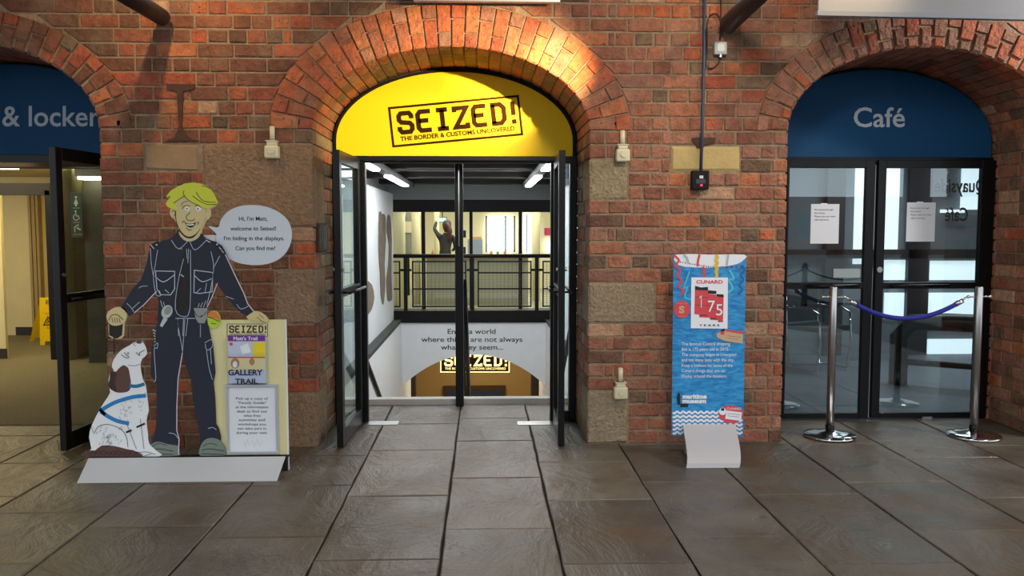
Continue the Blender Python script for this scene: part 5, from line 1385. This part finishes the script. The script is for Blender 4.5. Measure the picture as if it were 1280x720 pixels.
p = at(64, 300, 9.7); box('lobby_post', BLACKM, p.x-.03, p.x+.03, 9.65, 9.75, 0, 1.92, kind='structure', label='dark post behind the open door leaf')
for px, w in ((12, 3), (17, 4), (22, 3)):
    p = at(px, 300, BWY); box('door_architrave', mat('tan_architrave', 'a58a58', .6), p.x-w/2*BWY/1050, p.x+w/2*BWY/1050, BWY+.5, BWY+.6, 0, 1.95, kind='structure')
box('baseboard_back', mat('dark_baseboard', '2a1c14', .6), at(20, 400, BWY+.6).x, at(40, 400, BWY+.6).x, BWY+.58, BWY+.6, 0, .12, kind='structure')
# cream wall with green toilet sign seen through the door glass
p0, p1 = at(81, 300, 9.6), at(106, 300, 10.4)
m = MB(); m.hexa([(p0.x, 9.6, 0), (at(106, 300, 11.2).x, 11.2, 0), (at(106, 300, 11.2).x+.1, 11.3, 0), (p0.x+.02, 9.75, 0), (p0.x, 9.6, 2.2), (at(106, 300, 11.2).x, 11.2, 2.2), (at(106, 300, 11.2).x+.1, 11.3, 2.2), (p0.x+.02, 9.75, 2.2)])
m.build('wall_lobby_pier', mat('pale_green_cream', 'b8b07c', .7), kind='structure')
box('wall_lobby_dark', mat('dark_olive_wall', '3c3a2c', .8), at(106, 300, 9.4).x, WL-.2, 9.4, 9.5, 0, 2.2, kind='structure')
TY = 9.35
ts = thing('toilet_sign', 'dark green wall sign with toilet, wheelchair and baby change symbols', 'sign', tuple(at(96, 296, TY)))
box_px('plate', mat('dark_green_plate', '1d2a22', .5), 87, 241, 104, 297, TY, .02, ts)
F = Flat(TY)
F.ell(95, 246.5, 1.4, 1.5).poly([(95, 248), (98, 255), (96.5, 255), (96, 258), (94, 258), (93.5, 255), (92, 255)])
F.ell(94.5, 264, 1.2, 1.2).stroke([(94.7, 265.5), (95.5, 270), (98, 270), (99.5, 274)], 1.1).stroke(smooth([(94, 267.5), (91.8, 270.5), (92.6, 274), (95.5, 275.5), (98, 273.5)], 3, False), .9)
F.ell(97.5, 281.5, 1.1, 1.1).stroke([(93.5, 290), (93.5, 283.5), (96, 282)], 1.3).stroke([(96, 284.5), (101, 287.5)], 2).stroke([(91.5, 260), (99.5, 260)], .5).stroke([(91.5, 278), (99.5, 278)], .5).stroke([(91.5, 293), (103, 293)], .5)
F.build('symbols', mat('pale_green_print', 'a9b59a', .6), ts)
for px0, px1, py0, py1, lab in ((-26, 14, 203, 210.5, 'bright ceiling tube light at the far left edge of the left lobby'), (97, 128, 216, 224, 'bright ceiling tube light seen through the open left door')):
    Yl = 9.2; zl = at(20, py1, Yl).z; zl = min(zl, 2.17)
    c0, c1 = at(px0, py1, Yl), at(px1, py1, Yl)
    t = thing('ceiling_light', lab, 'light', ((c0.x+c1.x)/2, Yl, zl), 'tube lights on the left lobby ceiling')
    MB().box(c0.x, c1.x, Yl, Yl+.16, zl, zl+.03).build('lamp', mat('warm_lamp_tube', 'fff8e0', .5, emit='fff2d0', estr=7), t, bevel=.006)
    MB().box(c0.x-.02, c1.x+.02, Yl-.02, Yl+.18, zl+.03, 2.2).build('housing', mat('pale_housing', 'cfc8b0', .5), t)
# wet floor sign
YW = mat('wet_floor_yellow', 'f0c800', .35)
wp = onfloor(56, 432); wY = wp.y
ws = thing('wet_floor_sign', 'yellow folding wet floor sign standing on the carpet of the left lobby', 'sign', (wp.x, wY, .004))
def panel(x0b, x1b, x0t, x1t, yb, yt, zt, name):
    m = MB(); th = .012; feet = .05; wb = x1b-x0b
    L_ = [(0, 0), (.22, 0), (.26, feet), (.74, feet), (.78, 0), (1, 0)]
    def P(u, z, k):  # lower edge point / interpolation to top
        s = z/zt; xa = x0b+(x0t-x0b)*s; xb = x1b+(x1t-x1b)*s; return (xa+(xb-xa)*u, yb+(yt-yb)*s+k, z+.005)
    def quad(u0, u1, z0, z1, z0b=None, z1b=None):
        m.hexa([P(u0, z0, 0), P(u1, z0b if z0b is not None else z0, 0), P(u1, z0b if z0b is not None else z0, th), P(u0, z0, th), P(u0, z1, 0), P(u1, z1, 0), P(u1, z1, th), P(u0, z1, th)])
    quad(0, .2, 0, feet); quad(.8, 1, 0, feet); quad(0, 1, feet, zt*.86); quad(0, .25, zt*.86, zt*.95); quad(.75, 1, zt*.86, zt*.95); quad(0, 1, zt*.95, zt)
    return m.build(name, YW, ws)
sc_ = wY/1050
x50, x80 = at(50, 432, wY).x, at(50, 432, wY).x+.30
zt = .60
panel(x50, x80, x50+.0-.035, x80-.035, wY, wY+.10, zt, 'front_panel')
xr = at(37, 430, wY+.38).x
panel(xr, xr+.30, x50-.035, x80-.035, wY+.38, wY+.13, zt, 'rear_panel')
MB().tube([(x50-.035, wY+.115, zt-.005), (x80-.035, wY+.115, zt-.005)], .012, 8).build('hinge', YW, ws)
F = Flat(wY+.035)
F.stroke([(60, 396), (66.5, 405.5), (54.5, 406.5)], 1.2, 1, closed=True).stroke([(59, 399), (61, 402), (64, 404)], 1.1).stroke([(60, 402), (58, 404.5)], .8)
F.text('WET', 58, 66, 411.5, 3, 1).text('FLOOR', 57, 69, 415.5, 3, 1)
fo = F.build('warning_print', mat('brown_black_print', '40280a', .6), ws)
fr2 = Flat(wY+.045); fr2.text('CAUTION', 56, 67, 393, 2.6, 1); fr2.build('caution_print', mat('red_ink', 'b03020', .6), ws)

# ================================================================ CAFE ENTRANCE LOBBY (behind the closed doors)
DK = mat('dark_lobby_paint', '1d2024', .7)
box('floor_entrance', mat('grey_vinyl', '5b626b', .5), WR+.3, 7.5, 6.47, 9.8, -.03, .003, kind='structure')
box('ceiling', DK, WR+.3, 7.5, 6.53, 9.8, 2.5, 2.6, kind='structure', label='dark ceiling of the cafe entrance lobby'); 
box('wall_entrance_left', mat('grey_lobby_wall', '6f767a', .8), WR+.3, WR+.4, 6.53, 9.8, 0, 2.5, kind='structure'); box('wall_entrance_right', DK, 7.4, 7.5, 6.53, 9.8, 0, 2.5, kind='structure')
box('wall_entrance_back', mat('grey_lobby_wall', '6f767a', .8), WR+.3, 7.5, 9.8, 9.9, 0, 2.5, kind='structure')
w4 = thing('reflection_screen', 'glowing panes and dark bars imitating the quay reflected in the cafe doors', None, tuple(at(1160, 500, 9.7)), kind='structure')  # added screen inside the lobby, imitates reflections on the door glass
REFL_GLOW = mat('reflection_glow', 'f2f6f6', .4, emit='e8f2f6', estr=.55)  # glow put into the panes for bright reflected areas
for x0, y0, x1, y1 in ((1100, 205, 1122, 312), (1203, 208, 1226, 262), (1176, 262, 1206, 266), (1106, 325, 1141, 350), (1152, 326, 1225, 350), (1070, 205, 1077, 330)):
    box_px('pane', REFL_GLOW, x0, y0, x1, y1, 9.75, .02, w4)
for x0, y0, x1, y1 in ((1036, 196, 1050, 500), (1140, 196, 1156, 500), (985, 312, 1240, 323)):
    box_px('frame', mat('dark_reflection_bar', '16181b', .5), x0, y0, x1, y1, 9.68, .07, w4)  # dark bars imitating uprights and beam mirrored in the glass
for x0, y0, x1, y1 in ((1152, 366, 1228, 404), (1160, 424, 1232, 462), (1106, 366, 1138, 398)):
    box_px('pane', REFL_GLOW, x0, y0, x1, y1, 9.75, .02, w4)  # more glowing patches for the lower reflections
bn = thing('tubular_bench', 'black rounded tubular rail seat inside the right cafe door', 'bench', tuple(onfloor(1120, 482)))
ba = onfloor(1122, 480); 
q0 = ba.copy(); q0.z = 0; P_ = [Vector((q0.x, q0.y, 0)), Vector((q0.x, q0.y, .46)), Vector((q0.x+.10, q0.y-.05, .60)), Vector((q0.x+.35, q0.y-.2, .62)), Vector((q0.x+1.0, q0.y-.6, .62)), Vector((q0.x+1.12, q0.y-.7, .55)), Vector((q0.x+1.12, q0.y-.7, 0))]
MB().tube(P_, .085, 14).build('frame', BLACK, bn, smooth=True)
MB().tube([Vector((q0.x+.05, q0.y-.03, .22)), Vector((q0.x+1.08, q0.y-.66, .22))], .03, 10).build('lower_rail', BLACK, bn, smooth=True)
# wheelchair-like chrome armed chair inside the left leaf
def chair(px, py, s, lab, rot):
    p = onfloor(px, py)
    t = thing('lobby_chair', lab, 'chair', tuple(p), 'chairs in the cafe entrance lobby')
    M = Matrix.Translation(p) @ Matrix.Rotation(rot, 4, 'Z')
    def mk(mb, nm, m, sm=False):
        mb.v = [tuple(M @ Vector(v)) for v in mb.v]; return mb.build(nm, m, t, smooth=sm)
    for sx in (-1, 1):
        mk(MB().tube([(sx*.24, .22, .9), (sx*.24, .2, .5), (sx*.24, .16, .03), (sx*.24, -.2, .03), (sx*.24, -.24, .3), (sx*.24, -.22, .62), (sx*.24, -.1, .67), (sx*.24, .2, .67)], .014, 8), 'side_frame', CHROME, True)
    mk(MB().box(-.23, .23, -.22, .2, .43, .48), 'seat', mat('black_vinyl', '1b1c20', .4)); mk(MB().box(-.23, .23, .19, .23, .5, .92), 'backrest', mat('black_vinyl', '1b1c20', .4))
    mk(MB().box(-.03, .03, -.22, .15, .67, .69), 'armrest', BLACK)
chair(1020, 462, 1, 'black chair with chrome tube frame behind the left cafe door', .5)
# ================================================================ WHAT THE CAFE GLASS REFLECTS: the quay side of the colonnade
QY = -1.2
for x, cl in ((-5.5, 'cast iron column behind the viewer, far left of four'), (-1.8, 'cast iron column behind the viewer, second from left'), (1.9, 'cast iron column behind the viewer, second from right'), (7.3, 'cast iron column behind the viewer, far right of four')):
    t = thing('iron_column', None, 'column', (x, QY, 0), 'cast iron columns of the colonnade behind the viewer')
    t['label'] = cl
    MB().lathe([(.3, 0), (.3, .25), (.24, .3), (.22, .5), (.2, 3.2), (.32, 3.5), (.32, 3.6)], x, QY, 28).build('shaft', mat('dull_red_iron', '4a2c26', .6), t, smooth=True)
gq = box('ground', mat('grey_quay_setts', '6b6a66', .8, noise=.2, nscale=5), -60, 60, -60, -.0, -.35, -.12, kind='structure', label='quay paving on the open side')
cf = thing('chain_fence', 'iron chain fence along the quay behind the viewer', 'fence', (6.2, -3.2, -.12))
for i, x in enumerate((3.0, 4.6, 6.2, 7.8, 9.4)):
    MB().lathe([(.06, -.0), (.05, .8), (.07, .84), (.05, .92), (.01, .96)], x, -3.2, 12, -.12).build('post', BLACK, cf, smooth=True)
    if i < 4:
        MB().tube([(x+1.6*k/12, -3.2, .72-.22*4*(k/12)*(1-k/12)) for k in range(13)], .018, 6).build('chain', BLACK, cf, smooth=True)
wh = thing('warehouse', 'brick warehouse on the far side of the dock', 'building', (8, -38, -.12))
MB().box(-30, 46, -42, -38, -.12, 3.4).build('wall', mat('far_brick', '6c4a3c', .9), wh)
for k in range(14): box('window', mat('far_window', '2a2e33', .3), -26+k*5, -24+k*5, -38.05, -37.95, 1, 2.4, wh)
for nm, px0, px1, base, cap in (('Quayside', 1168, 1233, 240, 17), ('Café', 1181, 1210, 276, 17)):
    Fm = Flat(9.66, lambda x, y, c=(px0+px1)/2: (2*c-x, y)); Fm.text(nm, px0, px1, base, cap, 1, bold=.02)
    Fm.build('reflected_lettering', KLINE, w4, 'dark lettering %s read from behind' % nm)  # reversed letters imitate a sign reflected in the glass
